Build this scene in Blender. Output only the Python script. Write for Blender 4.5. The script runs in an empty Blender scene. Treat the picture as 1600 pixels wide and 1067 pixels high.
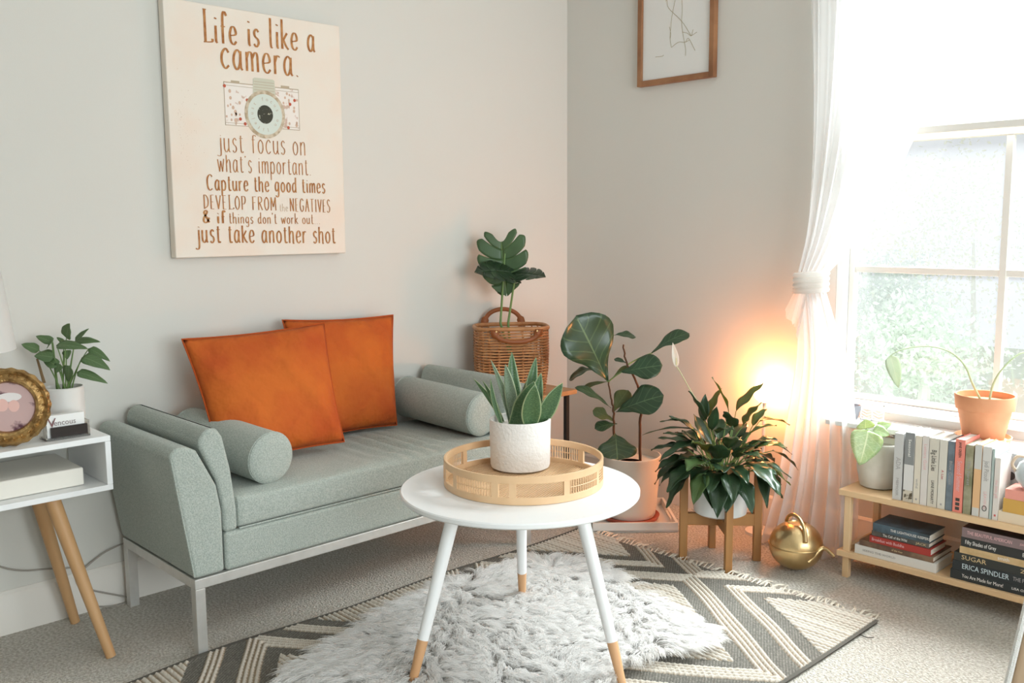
import bpy, bmesh, math, random
import numpy as np
from mathutils import Vector, Matrix
random.seed(7); RNG = np.random.default_rng(7)
PI = math.pi
S = bpy.context.scene
COL = S.collection

# ------------------------------------------------------------------ camera
CAM = np.array([2.95411881, -3.19917357, 1.2])
MR = np.array([[0.6934, 0.72051, -0.00698], [-0.08523, 0.09164, 0.99214], [-0.71549, 0.68736, -0.12495]])
FPX = 1448.09
cd = bpy.data.cameras.new('camera'); cam = bpy.data.objects.new('camera', cd); COL.objects.link(cam)
cd.sensor_width = 36; cd.lens = 36 * FPX / 1600; cd.clip_start = 0.05; cd.clip_end = 200
r_, u_, f_ = MR
cam.matrix_world = Matrix(((r_[0], u_[0], -f_[0], CAM[0]), (r_[1], u_[1], -f_[1], CAM[1]), (r_[2], u_[2], -f_[2], CAM[2]), (0, 0, 0, 1)))
S.camera = cam
# measured points of the photograph turned into places in the room
def ray(px, py): return MR.T @ np.array([(px - 800) / FPX, -(py - 533.5) / FPX, 1.0])
def onx(px, py, X=0): d = ray(px, py); return CAM + d * ((X - CAM[0]) / d[0])
def ony(px, py, Y=0): d = ray(px, py); return CAM + d * ((Y - CAM[1]) / d[1])
def onz(px, py, Z=0): d = ray(px, py); return CAM + d * ((Z - CAM[2]) / d[2])
CD = np.array([-.705, .709, 0.])            # horizontal direction the camera looks in
CRT = np.array([.709, .705, 0.])
def near(px, py, P, off=0.0):               # the point seen at (px, py) at P's distance along the view, off metres farther
    d = ray(px, py); P = np.array(P, float); t = ((P - CAM) @ CD + off) / (d @ CD); return CAM + d * t

# ------------------------------------------------------------------ view, world, light
S.view_settings.view_transform = 'Standard'; S.view_settings.look = 'None'
S.view_settings.gamma = 1; S.view_settings.use_curve_mapping = False
S.view_settings.exposure = 0.0
w = bpy.data.worlds.new('sky'); S.world = w; w.use_nodes = True
bgn = w.node_tree.nodes['Background']; bgn.inputs[0].default_value = (0.765, 0.80, 0.83, 1); bgn.inputs[1].default_value = 1.0
def area(name, loc, target, sx, sy, power, col):
    l = bpy.data.lights.new(name, 'AREA'); l.shape = 'RECTANGLE'; l.size = sx; l.size_y = sy; l.energy = power; l.color = col
    o = bpy.data.objects.new(name, l); COL.objects.link(o); o.location = loc
    o.rotation_euler = (Vector(target) - Vector(loc)).to_track_quat('-Z', 'Y').to_euler(); return o
area('window_daylight', (2.7, 2.3, 4.1), (1.6, -.9, .3), 3.2, 2.2, 1450, (.91, .98, 1))
area('right_window_daylight', (5.2, -2.1, 1.35), (.2, -1.2, 1.25), 2.6, 1.7, 108, (.88, .97, 1))

# ------------------------------------------------------------------ materials
MATS = {}
def mat(name, col, rough=.6, metal=0., spec=.5, noise=None, bump=None, sheen=0, transl=0, emit=None, coat=0, aniso=None):
    """noise=(scale, colour2, lo, hi, stretch) bump=(scale, strength, distance, stretch)"""
    if name in MATS: return MATS[name]
    m = bpy.data.materials.new(name); m.use_nodes = True; nt = m.node_tree; N = nt.nodes; L = nt.links
    b = N['Principled BSDF']; out = N['Material Output']
    b.inputs['Base Color'].default_value = (*col, 1); b.inputs['Roughness'].default_value = rough
    b.inputs['Metallic'].default_value = metal; b.inputs['Specular IOR Level'].default_value = spec
    if sheen: b.inputs['Sheen Weight'].default_value = sheen; b.inputs['Sheen Roughness'].default_value = .4
    if coat: b.inputs['Coat Weight'].default_value = coat
    if emit: b.inputs['Emission Color'].default_value = (*emit[0], 1); b.inputs['Emission Strength'].default_value = emit[1]
    tc = N.new('ShaderNodeTexCoord')
    def nz(scale, stretch, det=4):
        mp = N.new('ShaderNodeMapping'); mp.inputs['Scale'].default_value = stretch or (1, 1, 1)
        L.new(tc.outputs['Object'], mp.inputs[0]); n = N.new('ShaderNodeTexNoise'); n.inputs['Scale'].default_value = scale
        n.inputs['Detail'].default_value = det; L.new(mp.outputs[0], n.inputs['Vector']); return n
    if noise:
        n = nz(noise[0], noise[4] if len(noise) > 4 else None); rp = N.new('ShaderNodeValToRGB')
        rp.color_ramp.elements[0].position = noise[2]; rp.color_ramp.elements[1].position = noise[3]
        rp.color_ramp.elements[0].color = (*col, 1); rp.color_ramp.elements[1].color = (*noise[1], 1)
        L.new(n.outputs['Fac'], rp.inputs[0]); L.new(rp.outputs[0], b.inputs['Base Color'])
    if bump:
        n = nz(bump[0], bump[3] if len(bump) > 3 else None, 3); bp = N.new('ShaderNodeBump')
        bp.inputs['Strength'].default_value = bump[1]; bp.inputs['Distance'].default_value = bump[2]
        L.new(n.outputs['Fac'], bp.inputs['Height']); L.new(bp.outputs[0], b.inputs['Normal'])
    if transl:
        tr = N.new('ShaderNodeBsdfTranslucent'); tr.inputs[0].default_value = (*[min(1, c * 1.6) for c in col], 1)
        mx = N.new('ShaderNodeMixShader'); mx.inputs[0].default_value = transl
        L.new(b.outputs[0], mx.inputs[1]); L.new(tr.outputs[0], mx.inputs[2]); L.new(mx.outputs[0], out.inputs[0])
    MATS[name] = m; return m

def leafmat(name, col, vein, back=None, rough=.35, nv=9, vw=.05, transl=.22, edge=None, band=None):
    m = bpy.data.materials.new(name); m.use_nodes = True; nt = m.node_tree; N = nt.nodes; L = nt.links
    b = N['Principled BSDF']; out = N['Material Output']; b.inputs['Roughness'].default_value = rough
    b.inputs['Specular IOR Level'].default_value = .5
    uv = N.new('ShaderNodeUVMap'); sp = N.new('ShaderNodeSeparateXYZ'); L.new(uv.outputs[0], sp.inputs[0])
    def mth(op, a, c=None, d=None):
        n = N.new('ShaderNodeMath'); n.operation = op
        for i, v in enumerate((a, c, d)):
            if v is None: continue
            if isinstance(v, (int, float)): n.inputs[i].default_value = v
            else: L.new(v, n.inputs[i])
        return n.outputs[0]
    ax = mth('ABSOLUTE', mth('SUBTRACT', sp.outputs[0], .5))
    mid = mth('LESS_THAN', ax, vw * .5)
    ph = mth('FRACT', mth('SUBTRACT', mth('MULTIPLY', sp.outputs[1], float(nv)), mth('MULTIPLY', ax, nv * .55)))
    sv = mth('LESS_THAN', mth('ABSOLUTE', mth('SUBTRACT', ph, .5)), .06)
    fac = mth('MAXIMUM', mid, mth('MULTIPLY', sv, .45))
    tc = N.new('ShaderNodeTexCoord'); n = N.new('ShaderNodeTexNoise'); n.inputs['Scale'].default_value = 14; L.new(tc.outputs['Object'], n.inputs['Vector'])
    mx0 = N.new('ShaderNodeMix'); mx0.data_type = 'RGBA'; L.new(n.outputs['Fac'], mx0.inputs[0])
    mx0.inputs[6].default_value = (*[c * .65 for c in col], 1); mx0.inputs[7].default_value = (*[c * 1.35 for c in col], 1)
    last = mx0.outputs[2]
    if band:
        wv = N.new('ShaderNodeTexNoise'); wv.inputs['Scale'].default_value = 60; mp = N.new('ShaderNodeMapping'); mp.inputs['Scale'].default_value = (.12, 1, 1)
        L.new(uv.outputs[0], mp.inputs[0]); L.new(mp.outputs[0], wv.inputs['Vector'])
        mb_ = N.new('ShaderNodeMix'); mb_.data_type = 'RGBA'; L.new(mth('GREATER_THAN', wv.outputs['Fac'], .53), mb_.inputs[0]); L.new(last, mb_.inputs[6]); mb_.inputs[7].default_value = (*band, 1); last = mb_.outputs[2]
    mx = N.new('ShaderNodeMix'); mx.data_type = 'RGBA'; L.new(fac, mx.inputs[0]); L.new(last, mx.inputs[6]); mx.inputs[7].default_value = (*vein, 1); last = mx.outputs[2]
    if edge:
        me_ = N.new('ShaderNodeMix'); me_.data_type = 'RGBA'; L.new(mth('GREATER_THAN', ax, .44), me_.inputs[0]); L.new(last, me_.inputs[6]); me_.inputs[7].default_value = (*edge, 1); last = me_.outputs[2]
    L.new(last, b.inputs['Base Color'])
    bp = N.new('ShaderNodeBump'); bp.inputs['Strength'].default_value = .5; bp.inputs['Distance'].default_value = .002; L.new(fac, bp.inputs['Height']); bp.invert = True
    L.new(bp.outputs[0], b.inputs['Normal'])
    tr = N.new('ShaderNodeBsdfTranslucent'); tr.inputs[0].default_value = (min(1, col[0] * 3 + .1), min(1, col[1] * 2.4 + .05), col[2] * 1.2, 1)
    ms = N.new('ShaderNodeMixShader'); ms.inputs[0].default_value = transl; L.new(b.outputs[0], ms.inputs[1]); L.new(tr.outputs[0], ms.inputs[2]); L.new(ms.outputs[0], out.inputs[0])
    return m

def sheer(name, col, opac, tl=.5):
    m = bpy.data.materials.new(name); m.use_nodes = True; nt = m.node_tree; N = nt.nodes; L = nt.links; N.remove(N['Principled BSDF'])
    d = N.new('ShaderNodeBsdfDiffuse'); t = N.new('ShaderNodeBsdfTranslucent'); p = N.new('ShaderNodeBsdfTransparent')
    d.inputs[0].default_value = (*col, 1); t.inputs[0].default_value = (*col, 1)
    a = N.new('ShaderNodeMixShader'); a.inputs[0].default_value = tl; L.new(d.outputs[0], a.inputs[1]); L.new(t.outputs[0], a.inputs[2])
    c = N.new('ShaderNodeMixShader'); c.inputs[0].default_value = opac; L.new(p.outputs[0], c.inputs[1]); L.new(a.outputs[0], c.inputs[2])
    L.new(c.outputs[0], N['Material Output'].inputs[0]); return m

WALL = mat('wall_paint', (.70, .685, .635), .9, noise=(1.5, (.685, .67, .62), .3, .7), bump=(260, .08, .002))
WHITE = mat('white_paint', (.90, .905, .90), .38)
TRIM = mat('trim_paint', (.80, .76, .70), .5)
OAK = mat('oak', (.62, .37, .18), .5, noise=(7, (.50, .27, .11), .35, .7, (1, 1, .12)), bump=(60, .1, .001, (1, 1, .08)))
PINE = mat('pine', (.78, .55, .32), .5, noise=(6, (.66, .42, .21), .4, .75, (.15, 1, 1)), bump=(50, .1, .001, (.1, 1, 1)))
TEAK = mat('teak', (.50, .25, .08), .5, noise=(9, (.30, .13, .04), .35, .7, (1, 1, .12)), bump=(60, .15, .001, (1, 1, .1)))
BAMBOO = mat('bamboo', (.82, .56, .33), .42, noise=(10, (.72, .45, .24), .35, .75, (1, 1, .3)))
RATTAN = mat('rattan', (.60, .29, .12), .45, noise=(25, (.40, .16, .055), .35, .7))
LEATHER = mat('leather', (.30, .085, .02), .5, bump=(120, .2, .001))
STEEL = mat('steel', (.72, .71, .68), .38, metal=.6, noise=(20, (.62, .61, .58), .3, .7))
BRASS = mat('brass', (.74, .56, .30), .33, metal=1, noise=(10, (.60, .42, .20), .35, .7), bump=(45, .25, .003))
SOFA = mat('sofa_fabric', (.33, .375, .335), .95, sheen=.15, noise=(260, (.46, .50, .455), .38, .62), bump=(320, .6, .003))
VELVET = mat('orange_velvet', (.57, .125, .010), .85, sheen=0, noise=(6, (.45, .07, .005), .38, .68), bump=(14, .55, .03))
SEAM = mat('velvet_seam', (.46, .075, .006), .9)
CERAM = mat('white_ceramic', (.82, .80, .76), .35)
CERAMT = mat('white_textured_ceramic', (.84, .81, .77), .6, bump=(110, .7, .004))
SOIL = mat('soil', (.03, .018, .01), .95, noise=(90, (.10, .06, .035), .5, .7), bump=(80, 1, .006))
TERRA = mat('terracotta', (.72, .33, .17), .8, noise=(12, (.66, .27, .13), .4, .7), bump=(90, .15, .001))
PAPER = mat('pages', (.80, .74, .64), .85, bump=(300, .4, .001, (.02, .02, 1)))
BLACK = mat('black_metal', (.015, .015, .015), .4)
GOLDW = mat('gold_frame', (.52, .33, .13), .35, metal=.8, noise=(50, (.25, .14, .05), .4, .65), bump=(70, .9, .006))
CORD = mat('cord_grey', (.35, .32, .28), .6)
STEM = mat('stem_green', (.16, .27, .08), .5)
BARK = mat('bark', (.10, .045, .02), .85, bump=(90, .6, .003))

# ------------------------------------------------------------------ mesh building
class MB:
    def __init__(s): s.v = []; s.f = []; s.uv = []; s.hasuv = False
    def add(s, v, f, uv=None):
        o = len(s.v); v = np.asarray(v, float); s.v.extend(v.tolist()); s.f.extend([[i + o for i in q] for q in f])
        if uv is None: s.uv.extend([(0., 0.)] * len(v))
        else: s.uv.extend([tuple(t) for t in uv]); s.hasuv = True
        return s
    def box(s, x0, x1, y0, y1, z0, z1):
        x0, x1 = sorted((x0, x1)); y0, y1 = sorted((y0, y1)); z0, z1 = sorted((z0, z1))
        v = [(x, y, z) for z in (z0, z1) for x, y in ((x0, y0), (x1, y0), (x1, y1), (x0, y1))]
        return s.add(v, [(3, 2, 1, 0), (4, 5, 6, 7), (0, 1, 5, 4), (1, 2, 6, 5), (2, 3, 7, 6), (3, 0, 4, 7)])
    def obox(s, c, ax, ay, az):            # centre and three half-axis vectors
        c, ax, ay, az = [np.array(t, float) for t in (c, ax, ay, az)]
        if np.cross(ax, ay) @ az < 0: az = -az
        v = [c + a * ax + b * ay + d * az for d in (-1, 1) for a, b in ((-1, -1), (1, -1), (1, 1), (-1, 1))]
        return s.add(v, [(3, 2, 1, 0), (4, 5, 6, 7), (0, 1, 5, 4), (1, 2, 6, 5), (2, 3, 7, 6), (3, 0, 4, 7)])
    def bar(s, a, b, w, h=None, side=(0, 0, 1)):
        a, b = np.array(a, float), np.array(b, float); h = w if h is None else h; d = b - a; L = np.linalg.norm(d); d /= L
        n = np.cross(d, side); 
        if np.linalg.norm(n) < 1e-6: n = np.cross(d, (1, 0, 0))
        n /= np.linalg.norm(n); q = np.cross(n, d)
        return s.obox((a + b) / 2, d * L / 2, n * w / 2, q * h / 2)
    def tube(s, pts, r, n=10, cap=True):
        P = np.array(pts, float); m = len(P); r = np.full(m, r, float) if np.isscalar(r) else np.array(r, float)
        T = np.gradient(P, axis=0); T /= np.linalg.norm(T, axis=1)[:, None] + 1e-12
        ref = np.array([0, 0, 1.]) if abs(T[0][2]) < .9 else np.array([1., 0, 0]); V = []; a = np.cross(T[0], ref); a /= np.linalg.norm(a)
        for i in range(m):
            a = a - T[i] * (a @ T[i]); a /= np.linalg.norm(a); b = np.cross(T[i], a)
            for k in range(n):
                t = 2 * PI * k / n; V.append(P[i] + r[i] * (a * math.cos(t) + b * math.sin(t)))
        F = [(i * n + k, i * n + (k + 1) % n, (i + 1) * n + (k + 1) % n, (i + 1) * n + k) for i in range(m - 1) for k in range(n)]
        if cap: F += [tuple(range(n))[::-1], tuple((m - 1) * n + k for k in range(n))]
        return s.add(V, F)
    def lathe(s, c, prof, n=48, close=False):
        V = []; m = len(prof)
        for r, z in prof:
            for k in range(n):
                t = 2 * PI * k / n; V.append((c[0] + r * math.cos(t), c[1] + r * math.sin(t), c[2] + z))
        F = [(i * n + k, i * n + (k + 1) % n, (i + 1) * n + (k + 1) % n, (i + 1) * n + k) for i in range(m - 1) for k in range(n)]
        if close: F += [((m - 1) * n + k, (m - 1) * n + (k + 1) % n, (k + 1) % n, k) for k in range(n)]
        else:
            if prof[0][0] > 0: F.append(tuple(range(n))[::-1])
            if prof[-1][0] > 0: F.append(tuple((m - 1) * n + k for k in range(n)))
        return s.add(V, F)
    def prism(s, poly, a0, a1, axis):       # polygon in the other two axes, extruded along axis 0/1/2
        n = len(poly); V = []
        for a in (a0, a1):
            for p in poly:
                q = list(p); q.insert(axis, a); V.append(q)
        F = [tuple(range(n)), tuple(range(2 * n - 1, n - 1, -1))] + [(i, i + n, (i + 1) % n + n, (i + 1) % n) for i in range(n)]
        return s.add(V, F)
    def grid(s, P, uv=None, wrap=False):
        P = np.asarray(P, float); a, b = P.shape[:2]; F = []
        for i in range(a - 1):
            for j in range(b - 1 + (1 if wrap else 0)):
                F.append((i * b + j, (i + 1) * b + j, (i + 1) * b + (j + 1) % b, i * b + (j + 1) % b))
        return s.add(P.reshape(-1, 3), F, None if uv is None else np.asarray(uv).reshape(-1, 2))
    def build(s, name, m=None, parent=None, bevel=0, seg=2, smooth=True, fix=True, solid=0, sub=0, angle=40):
        me = bpy.data.meshes.new(name); off = root_of(parent)
        me.from_pydata([(a - off[0], b - off[1], c - off[2]) for a, b, c in s.v], [], s.f)
        if s.hasuv:
            ul = me.uv_layers.new(name='UVMap'); idx = np.empty(len(me.loops), int); me.loops.foreach_get('vertex_index', idx)
            ul.data.foreach_set('uv', np.array(s.uv, float)[idx].ravel())
        if fix:
            bm = bmesh.new(); bm.from_mesh(me); bmesh.ops.recalc_face_normals(bm, faces=bm.faces); bm.to_mesh(me); bm.free()
        if smooth: me.shade_smooth(); me.set_sharp_from_angle(angle=math.radians(angle))
        o = bpy.data.objects.new(name, me); COL.objects.link(o)
        if m: me.materials.append(m)
        if parent: o.parent = parent
        if sub: md = o.modifiers.new('subsurf', 'SUBSURF'); md.levels = md.render_levels = sub
        if solid: md = o.modifiers.new('solid', 'SOLIDIFY'); md.thickness = solid; md.offset = 0
        if bevel:
            md = o.modifiers.new('bevel', 'BEVEL'); md.width = bevel; md.segments = seg; md.limit_method = 'ANGLE'; md.angle_limit = math.radians(35); md.harden_normals = True
        return o
def root_of(p):
    off = np.zeros(3)
    while p is not None: off += np.array(p.location); p = p.parent
    return off
def tag(o, label=None, cat=None, group=None, kind=None):
    if label: o['label'] = label
    if cat: o['category'] = cat
    if group: o['group'] = group
    if kind: o['kind'] = kind
    return o
def thing(name, label, cat, loc, group=None):
    o = bpy.data.objects.new(name, None); COL.objects.link(o); o.location = loc; o.empty_display_size = .05
    return tag(o, label, cat, group)
def struct(name, mb, m, **k): o = mb.build(name, m, **k); o['kind'] = 'structure'; return o
def crom(P, n=6):
    P = np.array(P, float)
    if len(P) < 3: return P
    Q = np.vstack([2 * P[0] - P[1], P, 2 * P[-1] - P[-2]]); out = []
    for i in range(1, len(Q) - 2):
        for k in range(n):
            t = k / n; a, b, c, d = Q[i - 1:i + 3]
            out.append(.5 * ((2 * b) + (-a + c) * t + (2 * a - 5 * b + 4 * c - d) * t * t + (-a + 3 * b - 3 * c + d) * t ** 3))
    out.append(P[-1]); return np.array(out)
def text(s, name, loc, xdir, up, size, m, parent, align='LEFT', width=None, ext=.0002):
    c = bpy.data.curves.new(name, 'FONT'); c.body = s; c.size = size; c.align_x = align; c.align_y = 'CENTER'; c.extrude = ext; c.resolution_u = 2
    c.materials.append(m); o = bpy.data.objects.new(name, c); COL.objects.link(o); o.parent = parent
    x = Vector(xdir).normalized(); y = Vector(up).normalized(); z = x.cross(y); off = root_of(parent)
    R = Matrix((x, y, z)).transposed().to_4x4(); o.matrix_local = Matrix.Translation(Vector([a - b for a, b in zip(loc, off)])) @ R
    if width:
        wd = len(s) * size * .52; k = width / wd; o.scale = (k, 1, 1)
    return o

# profiles of leaves: half width along the blade
def prof(kind, t):
    if kind == 'lance': return math.sin(PI * min(1, t ** .8)) ** .9 * (1 - .25 * t)
    if kind == 'fiddle': return (math.sin(PI * t ** 1.5) ** .55) * (.45 + .55 * min(1, t * 1.6)) * (1 - .16 * math.exp(-((t - .32) / .1) ** 2)) if 0 < t < 1 else 0
    if kind == 'heart': return (math.sin(PI * t ** .55) ** .75) if 0 < t < 1 else 0
    if kind == 'snake': return (.55 + .45 * math.sin(PI * min(t, .5))) * max(0, 1 - t ** 5) ** .8 * (.8 + .4 * math.sin(PI * t))
    if kind == 'tri': return (math.sin(PI * t ** 1.9) ** .6) if 0 < t < 1 else 0
    if kind == 'strap': return (math.sin(PI * (t * .88 + .12)) ** .6) if t < 1 else 0
def leaf_grid(mb, base, tip, width, kind, nrm=(0, 0, 1), bow=0., fold=.15, wave=.0, nu=12, nv=7, bowdir=None, side=None, phase=0., curl=0.):
    A, B = np.array(base, float), np.array(tip, float); L = np.linalg.norm(B - A); n = np.array(nrm, float); bd = n if bowdir is None else np.array(bowdir, float)
    P = np.zeros((nu + 1, nv, 3)); U = np.zeros((nu + 1, nv, 2)); C = (A + B) / 2 + bd * bow * L
    for i in range(nu + 1):
        t = i / nu; p = (1 - t) ** 2 * A + 2 * t * (1 - t) * C + t * t * B; T = 2 * (1 - t) * (C - A) + 2 * t * (B - C); T /= np.linalg.norm(T)
        sd = np.cross(T, n) if side is None else np.array(side, float) - T * (T @ np.array(side, float)); sd /= np.linalg.norm(sd) + 1e-9; nn = np.cross(sd, T); hw = width / 2 * max(.012, prof(kind, t))
        for j in range(nv):
            a = 2 * j / (nv - 1) - 1
            P[i, j] = p + sd * a * hw * (1 - abs(curl) * .25 * a * a) + nn * (abs(a) * fold * hw + curl * hw * a * a + wave * width * math.sin(t * 15 + phase + (2 if a > 0 else 0)) * a * a)
            U[i, j] = (.5 + a / 2, t)
    mb.grid(P, U)

# ================================================================== THE ROOM
X1, Y0, HC = 4.6, -5.2, 2.6
mb = MB(); mb.box(-.12, X1, Y0, .14, -.1, 0)
CARPET = mat('carpet', (.46, .42, .35), .97, noise=(120, (.70, .665, .60), .38, .62), bump=(150, 1, .012), sheen=.1)
struct('floor', mb, CARPET, smooth=False)
mb = MB(); mb.box(-.12, 0, Y0, .12, 0, HC); struct('wall_left', mb, WALL, smooth=False)
WX0, WX1, WZ0, WZ1 = 1.335, 2.42, .545, 2.30
mb = MB(); mb.box(0, WX0, 0, .12, 0, HC); mb.box(WX1, X1, 0, .12, 0, HC); mb.box(WX0, WX1, 0, .12, 0, WZ0); mb.box(WX0, WX1, 0, .12, WZ1, HC)
struct('wall_back', mb, WALL, smooth=False)
mb = MB(); mb.box(-.12, X1, Y0 - .12, Y0, 0, HC); struct('wall_rear', mb, WALL, smooth=False)
mb = MB(); mb.box(X1, X1 + .12, Y0, -3.3, 0, HC); mb.box(X1, X1 + .12, -.5, .12, 0, HC); mb.box(X1, X1 + .12, -3.3, -.5, 0, .5); mb.box(X1, X1 + .12, -3.3, -.5, 2.3, HC); struct('wall_right', mb, WALL, smooth=False)
mb = MB(); mb.box(-.12, X1, Y0, .14, HC, HC + .1); struct('ceiling', mb, mat('ceiling_paint', (.88, .88, .87), .9), smooth=False)
def baseboard(name, axis):
    pr = [(0, 0), (.014, 0), (.014, .10), (.010, .112), (.010, .122), (.004, .131), (0, .131)]
    mb = MB()
    if axis == 'y': mb.prism([(a, z) for a, z in pr], Y0, 0, 1)
    else: mb.prism([(-a, z) for a, z in pr], .014, X1, 0)
    return struct(name, mb, TRIM, angle=20)
baseboard('baseboard_left', 'y'); baseboard('baseboard_back', 'x')

# window
win = thing('window_1', None, None, (WX0, .06, WZ0)); win['kind'] = 'structure'
mb = MB()
for a in ((WX0, WX0 + .03, WZ0, WZ1), (WX1 - .03, WX1, WZ0, WZ1)): mb.box(a[0], a[1], .0, .11, a[2], a[3])
mb.box(WX0, WX1, 0, .11, WZ1 - .03, WZ1); mb.box(WX0, WX1, .0, .11, WZ0 - .0, WZ0 + .012)
mb.build('window_frame', WHITE, win, bevel=.003)
mb = MB(); mb.box(WX0 + .03, WX1 - .03, .035, .07, WZ0 + .012, WZ0 + .03); mb.box(WX0 + .03, WX1 - .03, .035, .07, 1.475, 1.51)
mb.box(WX0 + .03, WX0 + .05, .035, .07, WZ0 + .03, 1.475); mb.box(WX1 - .05, WX1 - .03, .035, .07, WZ0 + .03, 1.475); mb.build('lower_sash', TRIM, win, bevel=.003)
mb = MB(); mb.box(WX0 + .03, WX1 - .03, .07, .10, 1.48, 1.52); mb.box(WX0 + .03, WX1 - .03, .07, .10, WZ1 - .07, WZ1 - .03)
mb.box(WX0 + .03, WX0 + .06, .07, .10, 1.52, WZ1 - .07); mb.box(WX1 - .06, WX1 - .03, .07, .10, 1.52, WZ1 - .07); mb.build('upper_sash', TRIM, win, bevel=.003)
XM = 1.885; ZM = 1.032
mb = MB(); mb.box(XM - .011, XM + .011, .04, .065, WZ0 + .03, 1.475); mb.build('mullion', TRIM, win, bevel=.002)
mb = MB(); mb.box(WX0 + .05, WX1 - .05, .042, .063, ZM - .011, ZM + .011); mb.build('muntin', TRIM, win, bevel=.002)
g = bpy.data.materials.new('window_glass'); g.use_nodes = True; N = g.node_tree.nodes; L = g.node_tree.links; N.remove(N['Principled BSDF'])
tp = N.new('ShaderNodeBsdfTransparent'); tl = N.new('ShaderNodeBsdfTranslucent'); tl.inputs[0].default_value = (.97, .98, 1, 1); gl = N.new('ShaderNodeBsdfGlossy'); gl.inputs['Roughness'].default_value = .02
m1 = N.new('ShaderNodeMixShader'); m1.inputs[0].default_value = .034; L.new(tp.outputs[0], m1.inputs[1]); L.new(tl.outputs[0], m1.inputs[2])  # white veil mixed into the panes to imitate outdoor glare
m2 = N.new('ShaderNodeMixShader'); m2.inputs[0].default_value = .05; L.new(m1.outputs[0], m2.inputs[1]); L.new(gl.outputs[0], m2.inputs[2]); L.new(m2.outputs[0], N['Material Output'].inputs[0])
for (a, b) in ((WX0 + .05, XM - .011), (XM + .011, WX1 - .05)):
    for (c, d) in ((WZ0 + .03, ZM - .011), (ZM + .011, 1.475)):
        mb = MB(); mb.box(a, b, .051, .054, c, d); mb.build('pane', g, win, smooth=False)
    mb = MB(); mb.box(a, b, .084, .087, 1.52, WZ1 - .07); mb.build('pane', g, win, smooth=False)
mb = MB(); mb.box(WX0 - .02, WX1 + .02, -.022, .035, WZ0 - .012, WZ0 + .003); struct('window_sill', mb, WHITE, bevel=.004)

# blind pulled half down
rb = thing('roller_blind', 'translucent white blind pulled half down over the window', 'blind', (1.88, -.01, 2.33))
SHADE = sheer('blind_fabric', (.93, .94, .95), .35)
mb = MB(); mb.box(WX0 - .005, WX1 + .005, -.0155, -.0145, 1.515, 2.33); mb.build('fabric', SHADE, rb, smooth=False)
mb = MB(); mb.box(WX0 - .005, WX1 + .005, -.021, -.009, 1.492, 1.516); mb.build('hem_bar', TRIM, rb, bevel=.003)
mb = MB(); mb.tube([(WX0 - .01, -.03, 2.35), (WX1 + .01, -.03, 2.35)], .02, 16); mb.build('roller', WHITE, rb)

# sheer curtain
ct = thing('sheer_curtain', 'sheer white curtain gathered with a lace tie beside the window', 'curtain', (1.3, -.12, 0))
SHEER = sheer('sheer_voile', (.94, .94, .94), .5)
def curve(pts, t):
    pts = np.array(pts, float); d = np.r_[0, np.cumsum(np.linalg.norm(np.diff(pts, axis=0), axis=1))]; d /= d[-1]
    return np.array([np.interp(t, d, pts[:, k]) for k in range(pts.shape[1])]).T
def drape(Lp, Rp, amp0, amp1, y0, y1, nf, nu, nv, ph=0.):
    Lc = curve(crom(Lp, 6), np.linspace(0, 1, nu)); Rc = curve(crom(Rp, 6), np.linspace(0, 1, nu)); P = np.zeros((nu, nv, 3))
    for i in range(nu):
        t = i / (nu - 1); am = amp0 + (amp1 - amp0) * t; yb = y0 + (y1 - y0) * t
        for j in range(nv):
            s = j / (nv - 1); ss = s + .02 * math.sin(7 * s + 2 * t)
            x, z = Lc[i] * (1 - ss) + Rc[i] * ss
            P[i, j] = (x, yb + am * (math.sin(2 * PI * nf * s + ph + .7 * math.sin(2.2 * t)) + .45 * math.sin(2 * PI * nf * 2.3 * s + 1.3 + t)), z)
    return P
mb = MB(); mb.grid(drape([(1.20, 2.45), (1.235, 1.97), (1.262, 1.53), (1.262, 1.2), (1.238, 1.02)], [(1.80, 2.45), (1.76, 1.98), (1.69, 1.66), (1.62, 1.46), (1.53, 1.27), (1.42, 1.10), (1.352, 1.02)], .020, .012, -.085, -.105, 7, 50, 150))
mb.build('upper_drape', SHEER, ct)
mb = MB(); mb.grid(drape([(1.236, .96), (1.243, .85), (1.24, .70), (1.215, .5), (1.185, .25), (1.13, .004)], [(1.345, .96), (1.385, .85), (1.435, .72), (1.468, .545), (1.485, .41), (1.497, .2), (1.502, .004)], .012, .032, -.108, -.150, 6, 60, 160, .8))
mb.build('lower_drape', sheer('sheer_voile_doubled', (.94, .94, .94), .68, .32), ct)
LACE = sheer('lace', (.93, .91, .88), .9)
mb = MB()
for k in range(4):
    z = .958 + k * .019; mb.tube([(1.292 + .06 * math.cos(t), -.107 + .03 * math.sin(t), z + .006 * math.cos(t)) for t in np.linspace(0, 2 * PI, 28)], .0105, 8, False)
tie = mb.build('tie_band', LACE, ct)
mb = MB(); P = np.zeros((20, 12, 3))
ea = [ony(1254, 424, -.12), ony(1240, 455, -.14), ony(1226, 483, -.15)]; eb = [ony(1262, 450, -.13), ony(1250, 475, -.14), ony(1243, 528, -.14)]
for i in range(20):
    t = i / 19; p = ea[0] + (eb[0] - ea[0]) * t; q = (ea[2] + (eb[2] - ea[2]) * t) + np.array([.004 * math.cos(i * 2.6), 0, .007 * math.sin(i * 2.6)])
    if t > .35: q = q + np.array([.012, 0, 0])
    for j in range(12):
        s = j / 11; P[i, j] = p * (1 - s) + q * s + np.array([0, .008 * math.sin(9 * t + 2 * s), 0])
mb.grid(P); mb.build('lace_tail', LACE, tie)
mb = MB(); mb.tube([(1.10, -.075, 2.47), (2.6, -.075, 2.47)], .012, 14); mb.tube([(1.10, -.075, 2.47), (1.07, -.075, 2.47)], .022, 14)
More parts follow.
